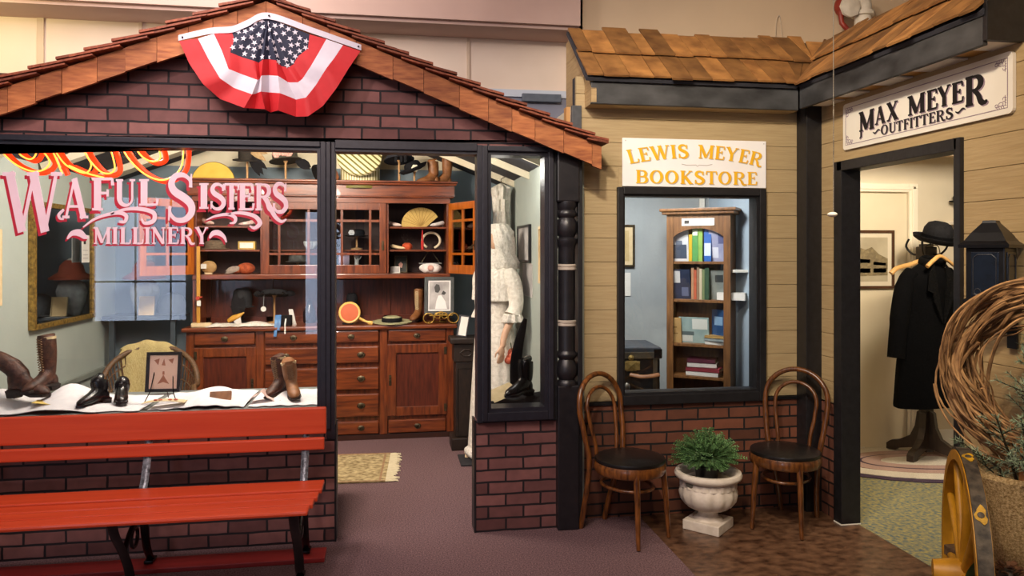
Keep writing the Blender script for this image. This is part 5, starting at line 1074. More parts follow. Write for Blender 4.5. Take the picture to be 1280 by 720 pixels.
for k, (rz, dz) in enumerate(((0, 0), (20, .003))):
    b = MB(); b.box((-.09, -.045, dz), (.09, .045, dz+.002), .0, Matrix.Rotation(R(rz), 4, 'Z') @ Matrix.Rotation(R(8), 4, 'Y')); b.build('sheet', mat('paper_yellow', '#cdae55', '#dcc172', 10, .7), t)
t.name = 'yellow_paper'
t = picture('framed_print', 'fashion print in a thick dark frame on a wire easel in the shop window', (gx(204, 4.48), 4.48, PT+.07), .19, .225, .018, mat('espresso_frame', '#1c1715', '#2a2320', 30, .4), mat('print_peach', '#fbd0b8', '#fdd9c4', 5, .6), (R(-8), 0, R(-4)), fig=[(mat('ink_brown', '#b5745a', '#c08066', 20, .6), p) for p in ([(.3, .14), (.42, .3), (.5, .42), (.58, .3), (.72, .14), (.5, .2)], [(.46, .42), (.54, .42), (.53, .52), (.47, .52)], [(.15, .85), (.3, .7), (.34, .9)], [(.42, .7), (.5, .9), (.56, .68)], [(.65, .86), (.8, .74), (.85, .9)], [(.12, .3), (.2, .4), (.17, .48)])])
t = thing('wire_easel', 'small black wire easel under the framed fashion print', 'easel', (gx(204, 4.48), 4.46, PT+.02))
for s in (-1, 1):
    b = MB(); b.tube([(s*.085, -.035, 0), (s*.06, -.01, .06), (s*.05, .03, .16)], .003, 6); b.build('leg', m_blk, t)
b = MB(); b.tube([(-.07, -.02, .045), (.07, -.02, .045)], .003, 6); b.tube([(0, .03, .15), (0, .12, 0.0)], .003, 6); b.build('rail', m_blk, t)
t = thing('flowered_doily', 'cream doily embroidered with red flowers before the framed print', 'doily', (gx(206, 4.36), 4.36, PT+.035)); b = MB(); b.sheet(lambda a, c: Vector(((a-.5)*.22, (c-.5)*.07, .012*math.sin(a*3.14))), 12, 4, .002); b.build('cloth', m_cream2, t, True)
for dx in (-.045, -.02, .03, .06):
    b = MB(); b.ball((dx, -.01, .015), (.012, .01, .004), 8); b.build('flower', mat('embroidery_red', '#a8412f', '#c25a44', 20, .8), t, True)
t = thing('brown_wallet', 'flat brown leather wallet on the platform edge', 'wallet', (gx(276, 4.4), 4.4, PT+.02), rz=R(6)); b = MB(); b.box((-.06, -.012, 0), (.055, .012, .06), .003, Matrix.Rotation(R(-35), 4, 'X')); b.build('cover', m_tan, t)
t = thing('pink_handkerchief', 'pale pink handkerchief folded to a peak by the ankle boots', 'handkerchief', (gx(333, 4.42), 4.42, PT+.02)); b = MB(); b.sheet(lambda a, c: Vector(((a-.5)*.17, (c-.5)*.1, .055*max(0, 1-abs(a-.35)*2.6)+.004*math.sin(20*a))), 16, 4, .002); b.build('cloth', mat('hanky_pink', '#d3b3ab', '#dfc4bc', 30, .85), t, True)
for k, (u, y, rz) in enumerate(((352, 4.55, 60), (367, 4.5, 30))):
    t = thing('lace_boot', ('dark brown ankle boot with a pale open lining beside the window post', 'worn brown ankle boot with its laced front turned to the glass')[k], 'boot', (gx(u, y), y, PT+.014)); boot(t, .235 if k == 0 else .215, m_tan if k else m_brownl, m_sole, rz=-25 if k == 0 else 12, roll=-8, lace=m_lacebr, lining=m_cream2, k=.95)
# ---- wicker armchair and shawl ------------------------------------------
m_wick = mat('wicker_brown', '#3d2a18', '#6a4b2c', 40, .55, bump=.4, stretch=(1, 1, 4))
wc = thing('wicker_armchair', 'round-backed brown wicker armchair behind the shop window', 'chair', (-1.68, 5.62, 0), R(12))
b = MB(); b.lathe([(.001, .36), (.24, .36), (.26, .38), (.26, .41), (.24, .42), (.001, .42)], seg=32); b.build('seat', m_wick, wc, True)
b = MB(); b.tube([(.31*math.cos(R(a)), .02+.27*math.sin(R(a))*(.9), .62+.26*max(0, math.sin(R(a)))**.8) for a in range(-20, 201, 8)], .019, 10); b.build('back_bow', m_wick, wc, True)
b = MB()
for a in range(0, 181, 6): b.tube([(.245*math.cos(R(a)), .02+.23*math.sin(R(a)), .41), (.31*math.cos(R(a)), .02+.243*math.sin(R(a)), .62+.26*max(0, math.sin(R(a)))**.8)], .006, 6)
for zf in (.3, .55, .8): b.tube([((.245+.065*zf)*math.cos(R(a)), .02+(.23+.013*zf)*math.sin(R(a)), .41+zf*(.21+.26*max(0, math.sin(R(a)))**.8)) for a in range(0, 181, 8)], .005, 6)
b.build('weave', m_wick, wc, True)
for a in (-130, -50, 50, 130):
    b = MB(); b.tube([(.2*math.cos(R(a+90)), .2*math.sin(R(a+90)), .37), (.23*math.cos(R(a+90)), .23*math.sin(R(a+90)), 0)], .018, 10); b.build('leg', m_wick, wc, True)
for s in (-1, 1):
    b = MB(); b.tube(smoothpath([(s*.29, -.07, .62), (s*.29, -.17, .58), (s*.26, -.2, .45), (s*.22, -.17, .39)], 4), .018, 10); b.build('arm', m_wick, wc, True)
m_shawl = mat('shawl_yellow', '#a8945a', '#d2c18a', 70, .95, bump=1.0, stretch=(5, 5, 1))
def shf(a, c):
    x = (a-.5)*.36-.04
    pth = smoothpath([(.325, .60), (.315, .80), (.27, .918), (.235, .88), (.215, .70), (.19, .50), (.08, .445), (-.1, .435), (-.24, .43), (-.29, .36), (-.3, .25)], 4); q = pth[min(len(pth)-1, int(c*(len(pth)-1)+.5))]
    return Vector((x*(1 if c < .5 else 1.15)+.012*math.sin(c*9)+(.012*math.sin(c*57+a*40) if a in (0, 1) else 0), q[0]+.006*math.sin(22*a)-.02*(abs(a-.5)*2)**2, q[1]-.05*(abs(a-.5)*2)**2*(1 if c < .5 else 0)+.006*math.sin(17*a)))
b = MB(); b.sheet(shf, 18, 40, .008); sw = b.build('knitted_shawl', m_shawl, None, True, loc=(-1.68, 5.62, 0)); sw.rotation_euler.z = R(12); tag(sw, 'yellow knitted shawl draped over the wicker armchair', 'shawl')
# ---- left wall: gilt mirror, poster, corner shelf -----------------------------------
def wallpic(name, label, X, y0, y1, z0, z1, fr, mf, mp, side, cat='picture', matw=0, mmat=None, fig=None, off=.022):
    """picture on a side wall; side +1 = faces +x, -1 = faces -x"""
    return picture(name, label, (X+side*.002, (y0+y1)/2, z0), abs(y1-y0), z1-z0, fr, mf, mp, (0, 0, R(90 if side > 0 else -90)), matw, mmat, cat, off, fig=fig)
m_mirror = mat('mirror_silver', '#a7acb0', '#a7acb0', 1, .03, metal=1)
wallpic('wall_mirror', 'large wall mirror in a beaded gilt frame on the sage wall', -2.36, 5.36, 6.4, 1.06, 1.92, .034, m_goldfr, m_mirror, 1, 'mirror', off=.04)
t = thing('notice_card', 'small white notice tucked into the top right of the gilt mirror', 'card', (-2.30, 6.15, 1.50), rot=(0, 0, R(90))); b = MB(); b.box((-.07, 0, 0), (.07, .003, .21)); b.build('card', m_paper, t); b = MB(); b.box((-.04, -.001, .14), (.0, 0, .18)); b.build('photo', m_phd, t)
for z in (.03, .055, .09):
    b = MB(); b.box((-.05, -.001, z), (.04, 0, z+.006)); b.build('text_line', m_ph, t)
wallpic('portrait_poster', 'cream poster with a dark oval portrait at the far left of the sage wall', -2.36, 4.68, 5.02, 1.25, 1.72, .004, m_cream2, m_cream2, 1, 'poster', off=.006, fig=[(m_phd, [(.2, .28), (.8, .28), (.8, .85), (.2, .85)]), (m_ph, [(.35, .4), (.65, .4), (.62, .7), (.4, .7)])])
t = thing('corner_console', 'dark narrow console shelf in the back left corner of the millinery', 'shelf', (-2.08, 6.72, 0)); b = MB(); b.box((-.26, -.14, 1.02), (.34, .2, 1.05), .006); b.build('top', mat('console_slate', '#3b444b', '#485158', 20, .4), t)
for s in (-.2, .28):
    b = MB(); b.box((s-.02, -.1, 0), (s+.02, -.06, 1.02), .003); b.build('leg', mat('console_slate', '#3b444b', '#485158'), t)
t = thing('hat_bust', 'grey draped bust wearing a rust bonnet on the corner console', 'bust', (-2.05, 6.72, 1.051)); b = MB(); b.lathe([(.07, 0), (.08, .02), (.10, .1), (.12, .2), (.10, .27), (.05, .3), (.045, .33), (.001, .335)], seg=28, sx=1, sy=.7); b.build('torso', mat('bust_grey', '#7d8386', '#a9afb1', 20, .8, bump=.3), t, True)
b = MB(); b.ball((0, 0, .4), (.06, .065, .08), 20); b.build('head', mat('bust_pale', '#b9b3aa', '#c8c2ba', 20, .7), t, True); b = MB(); b.lathe([(.17, .3), (.17, .315), (.1, .36), (.085, .42), (.05, .46), (.001, .465)], seg=28); b.build('bonnet', mat('bonnet_rust', '#7a3424', '#94462f', 20, .7), t, True)
picture('console_photo', 'small tan photograph leaning against the bust on the console', (-2.0, 6.60, 1.052), .12, .16, .006, m_cream2, m_sepia, (R(-10), 0, 0), cat='photo')
t = thing('dome_hat', 'dark grey dome-shaped hat at the right end of the console', 'hat', (-1.82, 6.68, 1.051)); b = MB(); b.lathe([(.10, 0), (.11, .02), (.105, .1), (.08, .16), (.03, .185), (.001, .187)], seg=28); b.build('crown', mat('felt_slate', '#353b40', '#464c52', 50, .9, bump=.3), t, True); b = MB(); b.lathe([(.10, 0.001), (.135, .004), (.135, .01), (.105, .014)], seg=28); b.build('brim', MATS['felt_slate'], t, True)
# ---- slim side window display -----------------------------------------------------------
b = MB(); b.box((.52, 4.29, 0), (1.03, 4.62, .66), .004); tag(b.build('display_box', m_blk), 'dark box behind the slim side window', 'box')
cloth('black_cloth', 'black cloth heaped under the black boot in the side window', 'cloth', .53, 1.02, 4.30, 4.6, .662, .05, m_felt, None, 8)
t = thing('letter_paper', 'sheet of cream paper lying on the black cloth in the side window', 'paper', (.66, 4.42, .735), rz=R(25)); b = MB(); b.box((-.1, -.06, 0), (.1, .06, .002), 0, Matrix.Rotation(R(-14), 4, 'Y') @ Matrix.Rotation(R(20), 4, 'X')); b.build('sheet', m_cream2, t)
t = thing('button_boot', 'glossy black ankle boot standing in the side window', 'boot', (.80, 4.42, .71)); boot(t, .21, m_blk, m_blk, rz=-55, lace=m_felt, k=1.0)
t = thing('black_feather', 'tall black feather plume standing behind the black boot', 'feather', (.745, 4.5, .70)); b = MB(); b.tube(smoothpath([(0, 0, 0), (.01, 0, .15), (.03, 0, .3), (.075, 0, .47)], 5), [(.008, .004)]+[(.012+.022*math.sin(math.pi*min(1, k/15)), .005) for k in range(1, 16)], 10, flat=(1, 0, 0)); b.build('vane', m_felt, t, True)
# ---- mannequin in white lace -----------------------------------------------------------
m_skin = mat('mannequin_skin', '#c49a7c', '#d3ab8e', 12, .5)
mq = thing('mannequin', 'mannequin in a long white lace dress with a lace veil, behind the slim side window', 'mannequin', (.80, 5.72, .02), R(-55))
b = MB()
b.tube([(0, 0, .12), (0, 0, .8), (0, .0, .98), (0, 0, 1.1), (0, 0, 1.25), (0, .0, 1.38), (0, .005, 1.435), (0, 0, 1.47), (0, -.005, 1.53)], [(.10, .08), (.13, .10), (.155, .105), (.115, .085), (.14, .105), (.165, .085), (.12, .06), (.052, .05), (.048, .05)], 20, flat=(1, 0, 0))
b.ball((0, -.012, 1.63), (.073, .092, .115), 24); b.ball((0, -.035, 1.575), (.05, .06, .045), 16); b.tube([(0, -.1, 1.65), (0, -.125, 1.615), (0, -.1, 1.605)], [.01, .014, .01], 8)
for s in (-1, 1): b.ball((s*.075, .0, 1.62), (.01, .018, .028), 10); b.ball((s*.028, -.092, 1.648), (.014, .008, .008), 8)
b.ball((0, -.098, 1.572), (.022, .008, .008), 8)
for s in (-1, 1):
    hx_ = (.215, -.12, .855) if s > 0 else (-.2, .05, .86)
    A_ = [(s*.15, 0, 1.40), (s*.20, .01, 1.30), (s*.225, .01, 1.16), (s*.22, -.03, 1.06), (hx_[0], hx_[1]*.8, hx_[2]+.09), hx_] if s > 0 else [(-.15, 0, 1.40), (-.19, .02, 1.30), (-.2, .04, 1.17), (-.2, .05, 1.06), (-.2, .05, .95), hx_]
    b.tube(smoothpath(A_, 4), [.045-.0012*k for k in range(21)], 14)
    H = Vector(hx_); b.ball(H+Vector((0, -.012, -.035)), (.018, .03, .045), 14)
    for k in range(4): b.tube([H+Vector((0, -.034+.015*k, -.065)), H+Vector((-s*.004, -.040+.016*k, -.10+.004*abs(k-1.5))), H+Vector((-s*.014, -.042+.017*k, -.13+.007*abs(k-1.3)))], [.0085, .0078, .006], 8)
    b.tube([H+Vector((0, -.035, -.02)), H+Vector((-s*.012, -.058, -.05)), H+Vector((-s*.016, -.06, -.078))], [.009, .008, .006], 8)
b.build('body', m_skin, mq, True, mods=[('REMESH', dict(mode='VOXEL', voxel_size=.0065, use_smooth_shade=True))])
m_dress = mat('lace_dress', '#ccc5b8', '#e4ded2', 40, .9, bump=.8)
b = MB(); fold = lambda a, z: 1+.06*max(0, min(1, (1.0-z)))*math.sin(14*a)
b.lathe([(.235, .035), (.232, .05), (.215, .35), (.195, .7), (.175, .95), (.125, 1.1), (.155, 1.22), (.178, 1.34), (.165, 1.40), (.11, 1.445), (.075, 1.455)], seg=84, sx=1, sy=.72, f=fold); b.build('dress', m_dress, mq, True)
b = MB(); b.lathe([(.19, 1.20), (.205, 1.19), (.2, 1.3), (.18, 1.41), (.09, 1.46)], seg=84, sx=1, sy=.7, f=lambda a, z: 1+.035*math.sin(22*a)*(1 if z < 1.3 else .3)); b.build('lace_bertha', m_lace, mq, True)
for s in (-1, 1):
    b = MB(); b.tube(smoothpath([(s*.14, 0, 1.41), (s*.20, .01, 1.31), (s*.228, .01, 1.17), (s*.225, -.02, 1.085)] if s > 0 else [(-.14, 0, 1.41), (-.19, .02, 1.31), (-.2, .04, 1.18), (-.2, .05, 1.09)], 4), [.055, .06, .065, .066, .064, .062, .06, .058, .056, .055, .056, .06, .068], 18); b.build('sleeve', m_dress, mq, True)
    b = MB(); b.lathe([(.056, 0), (.08, -.05), (.083, -.045), (.06, .01)], (s*.225, -.025, 1.085) if s > 0 else (-.2, .05, 1.09), 36, f=lambda a, z: 1+.12*math.sin(9*a)); b.build('cuff_ruffle', m_lace, mq, True)
b = MB(); b.lathe([(.15, 1.43), (.155, 1.48), (.12, 1.54), (.125, 1.60), (.118, 1.66), (.112, 1.72), (.07, 1.775), (.001, 1.785)], (0, .045, 0), 60, f=lambda a, z: 1+.09*math.sin(11*a+z*38)+.05*math.sin(23*a-z*60)); b.build('veil', m_lace, mq, True)
t = thing('silk_rose', 'orange silk rose hanging by the hand of the mannequin', 'flower', (.90, 5.50, .80))
for k in range(9):
    a = k*.7; b = MB(); b.ball((.028*math.cos(a)*(k % 3)/2, .02*math.sin(a), .03*math.sin(a*1.3)), (.032, .028, .03), 12); b.build('petal', mat('rose_orange', '#a3402a', '#cf6a4c', 20, .7), t, True)
b = MB(); b.tube([(0, 0, .03), (-.01, 0, .1)], .004, 6); b.build('stem', mat('stem_green2', '#33421f', '#42532a', 20, .7), t)
t = thing('hanging_gown', 'white lace gown hanging high on the right wall behind the mannequin', 'dress', (.93, 6.25, 1.42))
b = MB(); b.lathe([(.02, .74), (.1, .70), (.085, .6), (.075, .5), (.11, .25), (.15, 0)], seg=60, sx=.75, sy=1, f=lambda a, z: 1+.2*math.sin(7*a+9*z)+.08*math.sin(17*a-14*z)); b.build('gown', m_dress, t, True)
b = MB()
for k in range(5): b.ball((-.05+.02*k, -.05+.01*k, .70-.02*abs(k-2)), (.03, .035, .04), 10)
b.build('bow', m_dress, t, True); b = MB(); b.tube([(0, 0, .72), (.0, 0, .78), (.04, 0, .8), (.12, 0, .79)], .004, 6); b.build('hook', m_brass, t)
wallpic('wall_photo', 'narrow black framed photo on the right wall seen through the side window', 1.05, 5.50, 6.02, 1.50, 1.79, .018, m_blkfr, m_ph, -1)
wallpic('pinned_page', 'torn printed page pinned under the black framed photo', 1.05, 5.45, 5.85, 1.24, 1.49, .001, m_paper, m_ph, -1, 'page', off=.004)
wallpic('cream_print', 'cream framed print at the edge of the side window', 1.05, 4.95, 5.14, 1.36, 1.76, .02, m_cream2, m_sepia, -1)
# ================================================================== BOOKSTORE WINDOW
m_oakb = mat('bookcase_oak', '#4d3119', '#714a26', 6, .45, bump=.08, stretch=(8, 8, 1)); m_oakl = mat('bookcase_front', '#5f3e20', '#865a31', 6, .45, bump=.08, stretch=(8, 8, 1))
BC, BA = (2.255, 5.22), -36
bk = thing('bookcase', 'tall oak bookcase with an arched top rail standing across the corner of the bookstore', 'bookcase', (BC[0], BC[1], 0), R(BA))
BW, BD, BH = .47, .2, 1.86
b = MB(); b.box((-BW/2, 0, 0), (-BW/2+.024, BD, BH), .003); b.build('side_panel', m_oakb, bk); b = MB(); b.box((BW/2-.024, 0, 0), (BW/2, BD, BH), .003); b.build('side_panel', m_oakb, bk)
b = MB(); b.box((-BW/2+.024, BD-.012, 0), (BW/2-.024, BD, BH)); b.build('back_panel', m_oakb, bk)
for s in (-1, 1):
    b = MB(); b.box((s*BW/2-(.05 if s > 0 else 0), -.016, 0), (s*BW/2+(.05 if s < 0 else 0), .0, BH), .003); b.build('stile', m_oakl, bk)
b = MB(); P = [(-BW/2+.05, -.014, BH), (-BW/2+.05, -.014, BH-.17)]+[(x, -.014, BH-.17+.065*math.sin(math.pi*(x+BW/2-.05)/(BW-.1))**.7) for x in [-BW/2+.05+(BW-.1)*k/14 for k in range(1, 14)]]+[(BW/2-.05, -.014, BH-.17), (BW/2-.05, -.014, BH)]
b.prism([Vector(p) for p in P], (0, .012, 0)); b.build('arched_rail', m_oakl, bk)
b = MB(); b.box((-BW/2-.03, -.045, BH), (BW/2+.03, BD+.01, BH+.022), .006); b.box((-BW/2-.045, -.06, BH+.022), (BW/2+.045, BD+.012, BH+.045), .006); b.build('cornice', m_oakl, bk)
b = MB(); b.box((-BW/2+.024, 0, .06), (BW/2-.024, BD, .085)); b.build('bottom_board', m_oakb, bk)
def bz(v): return PY(870, v, 5.12).z
SH = [bz(327), bz(376), bz(433), bz(474)]
for z in SH:
    b = MB(); b.box((-BW/2+.024, .004, z-.02), (BW/2-.024, BD-.012, z), .002); b.build('shelf', m_oakl, bk)
b = MB(); b.box((-.12, -.018, BH-.085), (.12, -.014, BH-.03), .001); lb = b.build('label', m_paper, bk); b = MB(); b.box((-.1, -.0188, BH-.07), (-.065, -.018, BH-.045)); b.build('printed_mark', m_phd, lb)
MBK = Matrix.Translation((BC[0], BC[1], 0)) @ Matrix.Rotation(R(BA), 4, 'Z')
_bc = {}
def bcol(h, h2=None):
    k = (h, h2)
    if k not in _bc: _bc[k] = mat('book_'+h.strip('#'), h, h2 or h, 14, .45)
    return _bc[k]
m_pages = mat('book_pages', '#d6ccb8', '#e0d8c6', 60, .8, stretch=(1, 1, 12))
def book(label, x, z, w_, h_, d_, col, y=.03, rot=(0, 0, 0), face=None, mark=None, group='books in the bookcase', M0=MBK):
    """spine towards local -y; w_ thickness, h_ height, d_ depth"""
    t = thing('book', label, 'book', M0 @ Vector((x*(.84 if M0 is MBK else 1), y, z)), group=group); t.rotation_euler = (M0.to_3x3() @ Euler([R(v) for v in rot]).to_matrix()).to_euler()
    q = MB(); q.box((-w_/2, 0, 0), (-w_/2+.003, d_, h_)); q.box((w_/2-.003, 0, 0), (w_/2, d_, h_)); q.box((-w_/2, 0, 0), (w_/2, .003, h_)); q.build('cover', bcol(*col) if isinstance(col, tuple) else bcol(col), t)
    q = MB(); q.box((-w_/2+.003, .003, .004), (w_/2-.003, d_-.005, h_-.004)); q.build('pages', m_pages, t)
    if mark: q = MB(); q.box((-w_/2+.004, -.0008, h_*mark[1]), (w_/2-.004, 0, h_*mark[2])); q.build('spine_label', bcol(mark[0]), t)
    if face:
        for (fc, y0, y1, z0, z1) in face: q = MB(); q.box((-w_/2-.0008, d_*y0, h_*z0), (-w_/2, d_*y1, h_*z1)); q.build('cover_art', bcol(fc), t)
    return t
z = SH[0]+.001; FO = (0, 0, 90)     # rz=90 turns the cover (local -x) towards the room
def faced(label, x, z, wd, h, col, y, art, rz=90, lean=-9): return book(label, x, z, .016, h, wd, col, y, (0, lean, rz), art)
faced('white book with a grey skyline cover facing out at the left of the top shelf', -.10, z, .16, .255, ('#c9ccd2', '#dfe1e5'), .075, [('#4a5568', .1, .9, .08, .5), ('#6b7688', .3, .6, .5, .62)])
book('thin yellow book on the top shelf', -.075, z, .028, .20, .15, '#c9a41c', .02)
book('green book on the top shelf beside the yellow one', -.035, z, .045, .275, .16, ('#4f8f4a', '#5b9c55'), .02, mark=('#dfe6c8', .7, .85)); book('light green book on the top shelf', .012, z, .034, .275, .16, ('#7fa648', '#90b558'), .02)
book('blue book with a pale figure on its spine on the top shelf', .075, z, .055, .27, .16, ('#1f55a0', '#2d69b8'), .02, mark=('#c9d4e2', .15, .5))
faced('lavender grey book facing out at the right of the top shelf', .245, z, .135, .265, ('#8b8fb0', '#a4a8c4'), .06, [('#5c6088', .15, .5, .5, .9), ('#d3d6e4', .5, .95, .1, .4)])
z = SH[1]+.001
faced('dark navy book with a white cloud cover facing out on the second shelf', -.085, z, .17, .225, ('#20283c', '#2d3650'), .08, [('#c9c8c6', .45, .9, .55, .95), ('#5c6480', .1, .4, .1, .4)])
for k, (c, h, w_) in enumerate((('#a87c5c', .235, .022), ('#b3573a', .22, .02), ('#8a6f58', .24, .02), ('#c2b59a', .23, .02), ('#6d7a52', .225, .022), ('#2f4a34', .235, .034))):
    book(('tan book on the second shelf, first spine from the left', 'rust red book on the second shelf', 'brown book on the second shelf, tallest spine', 'cream spined book on the second shelf', 'olive book on the second shelf', 'dark green book on the second shelf, thickest spine')[k], -.06+.024*k+(.006 if k == 5 else 0), z+(.0), w_, h, .15, c, .03)
faced('grey book with a dark stamp facing out at the right of the second shelf', .245, z+.0, .13, .22, ('#6f7672', '#838a86'), .10, [('#33383a', .3, .75, .6, .85)])
book('thick white book lying flat at the front of the second shelf', .155, z+.0, .055, .2, .1, ('#d9d6d0', '#e6e3de'), .02, (0, 90, 0), None).location += Vector((0, 0, .028))
z = SH[2]+.001
faced('tan paper book facing out at the left of the third shelf', -.165, z, .105, .19, ('#b5915c', '#c9a772'), .07, [('#8a6a3c', .3, .6, .6, .66), ('#8a6a3c', .25, .7, .35, .4)])
faced('pale teal book with a boat photo facing out on the third shelf', .075, z, .225, .195, ('#87a0a0', '#9db4b2'), .095, [('#d6dad4', .05, .55, .55, .95), ('#5a6a6c', .5, .95, .3, .45), ('#c9cfc9', .55, .95, .06, .3)])
book('dark blue glossy book standing open at the right of the third shelf', .235, z, .03, .255, .14, ('#1f3d66', '#2c5180'), .05, (0, 0, 55), [('#7fa0c0', .2, .8, .55, .8)])
def stackbook(label, x, z, L, th, d, col, y, rz): 
    t = book(label, x, z, th, L, d, col, y, (0, 90, rz)); t.location.z += th/2; return t
stackbook('white paperback at the bottom of the stack on the third shelf', .05, z, .18, .024, .12, ('#c9c9c4', '#d6d6d1'), .03, -8); stackbook('grey magazine in the middle of the stack on the third shelf', .04, z+.026, .18, .02, .12, ('#7f8a8c', '#98a2a3'), .03, -14); stackbook('tan paperback topmost of the stack on the third shelf', .045, z+.048, .17, .018, .12, ('#a8854c', '#bd9a60'), .03, -10)
z = SH[3]+.001
for k, (lab, c, L) in enumerate((('white book lowest of the stack on the bottom shelf', ('#d3d0cb', '#dedbd6'), .24), ('red edged book second from the bottom of the low stack', ('#7d2a34', '#8c3640'), .25), ('white book with a thin red cover in the low stack', ('#c9c3bd', '#d6d0ca'), .215), ('maroon book topmost of the stack on the bottom shelf', ('#4d1d2e', '#5d2838'), .205))):
    stackbook(lab, -.12+.012*(k > 1), z+.0315*k, L, .03, .14, c, .03, -3 if k < 2 else 4)
# trunk, pictures, wall shelf
tx = PY(786, 450, 5.0).x
tr = thing('steamer_trunk', 'black steamer trunk with brass corners and a gold badge in the bookstore window', 'trunk', (tx-.12, 4.98, 0), R(-6))
m_tr = mat('trunk_black', '#101113', '#1c1e21', 30, .5, bump=.2)
tz = PY(800, 434, 4.85).z; X1 = PY(825, 450, 4.86).x-(tx-.12)
b = MB(); b.box((-.32, -.13, 0), (X1, .3, tz-.06), .006); b.build('body', m_tr, tr); b = MB(); b.box((-.33, -.14, tz-.06), (X1+.008, .31, tz), .008); b.build('lid', mat('trunk_slate', '#2b2f36', '#3c424b', 12, .5, bump=.15), tr)
b = MB(); b.box((-.335, -.144, tz-.075), (X1+.01, -.138, tz-.03), .002); b.box((X1-.05, -.142, 0), (X1-.02, -.135, tz-.06), .002); b.box((-.32, -.138, tz-.3), (X1, -.133, tz-.285), .002); b.build('banding', mat('trunk_band', '#3a352c', '#574e3f', 30, .5), tr)
for zz in (.02, tz-.07):
    b = MB(); b.box((X1-.045, -.146, zz), (X1+.012, -.09, zz+.06), .004); b.build('corner_cap', m_blk, tr)
bx = PY(791, 457, 4.84).x-(tx-.12); bz_ = PY(791, 457, 4.84).z
b = MB(); b.lathe([(.001, 0), (.045, 0), (.05, .006), (.001, .012)], (bx, -.14, bz_), 4, M=Matrix.Rotation(R(90), 4, 'X') @ Matrix.Rotation(R(45), 4, 'Z')); b.box((bx-.05, -.148, bz_-.03), (bx+.06, -.138, bz_+.03), .004); b.lathe([(.001, 0), (.02, .002), (.001, .01)], (bx, -.142, bz_+.055), 12, M=Matrix.Rotation(R(90), 4, 'X')); b.build('badge', mat('badge_gold', '#8a7442', '#b59a5c', 40, .4, metal=.5), tr)
b = MB(); b.ball((bx-.03, -.15, bz_-.14), (.022, .014, .028), 14); b.build('lock', mat('lock_silver', '#7d7a74', '#a09c94', 30, .3, metal=.8), tr, True)
b = MB(); b.tube(smoothpath([(bx-.01, -.145, .755), (bx+.06, -.165, .742), (bx+.13, -.165, .745), (bx+.19, -.15, .752)], 4), [(.016, .007)]*13, 8); b.build('leather_handle', m_tan, tr, True)
yb = 5.745
def backpic(name, label, u0, v0, u1, v1, fr, mf, mp, Y=yb, **k):
    p, q = PY(u0, v1, Y), PY(u1, v0, Y); return picture(name, label, ((p.x+q.x)/2, Y, p.z), q.x-p.x, q.z-p.z, fr, mf, mp, **k)
backpic('framed_drawing', 'framed ochre drawing on the bookstore wall left of the bookcase', 757, 281, 793, 334, .018, m_brass, mat('drawing_ochre', '#a88f5c', '#c4ad7c', 9, .6), matw=.03, mmat=m_cream2, fig=[(m_sepia, [(.2, .1), (.8, .1), (.7, .9), (.3, .8)])])
backpic('pinned_notice', 'white notice pinned below the ochre drawing', 757, 341, 788, 370, .001, m_paper, m_paper, cat='notice', th=.004, fig=[(m_phd, [(.6, .3), (.72, .3), (.72, .7), (.6, .7)])])
sx_ = 2.574; sy_ = 5.35
b = MB(); b.box((sx_-.11, sy_-.28, PX(928, 337, sx_).z-.02), (sx_, sy_+.2, PX(928, 337, sx_).z), .003); tag(b.build('wall_ledge', m_white), 'white ledge on the pale blue wall right of the bookcase', 'shelf')
zl = PX(928, 337, sx_).z+.001
ML_ = Matrix.Translation((sx_-.06, sy_, 0)) @ Matrix.Rotation(R(-90), 4, 'Z')
book('maroon hardback leaning on the white ledge', .04, zl, .024, .25, .17, ('#5c2622', '#6d322c'), -.03, (0, 12, 90), [('#a08c60', .3, .7, .75, .82)], group='books on the white ledge', M0=ML_)
book('white booklet leaning in front of the maroon hardback', .18, zl, .01, .19, .12, ('#d3d3d1', '#dededc'), -.05, (0, 12, 90), None, group='books on the white ledge', M0=ML_)
# ================================================================== OUTFITTERS ROOM
def oval(name, sx, sy, z, m, par, wav=0, hgt=.006):
    q = MB(); n = 96; P = []
    for k in range(n):
        a = 2*math.pi*k/n; rr = 1+wav*(.5+.5*math.cos(26*a)); P.append(Vector((sx*rr*math.cos(a), sy*rr*math.sin(a), z)))
    q.prism(P, (0, 0, hgt)); return q.build(name, m, par)
rg = thing('braided_rug', 'oval crocheted rug in white, pink and purple under the coat stand', 'rug', (3.98, 4.99, .003), R(-8))
m_rw = mat('rug_white', '#c9bfae', '#ded5c6', 140, .95, bump=.8); m_rp = mat('rug_rose', '#a98a80', '#bb9d92', 140, .95, bump=.8); m_ru = mat('rug_purple', '#3a2a3e', '#463449', 140, .95, bump=.6)
oval('border', .9, .50, 0, m_ru, rg, .02, .004); oval('white_band', .83, .435, .004, m_rw, rg, 0, .005); oval('pink_band', .66, .30, .009, m_rp, rg, 0, .003); oval('dark_line', .52, .215, .012, MATS['rug_purple'], rg, 0, .001); oval('pink_center', .50, .2, .013, m_rp, rg, 0, .002); oval('white_center', .36, .12, .015, m_rw, rg, 0, .002)
m_std = mat('stand_walnut', '#20160f', '#33241a', 12, .4, stretch=(4, 4, 1), bump=.05)
CX, CY = 4.06, 5.12
cs = thing('coat_stand', 'dark wooden coat stand with scrolled feet on the oval rug', 'coat stand', (CX, CY, .021), R(10))
b = MB(); b.box((-.036, -.036, .03), (.036, .036, 1.62), .006); b.build('post', m_std, cs)
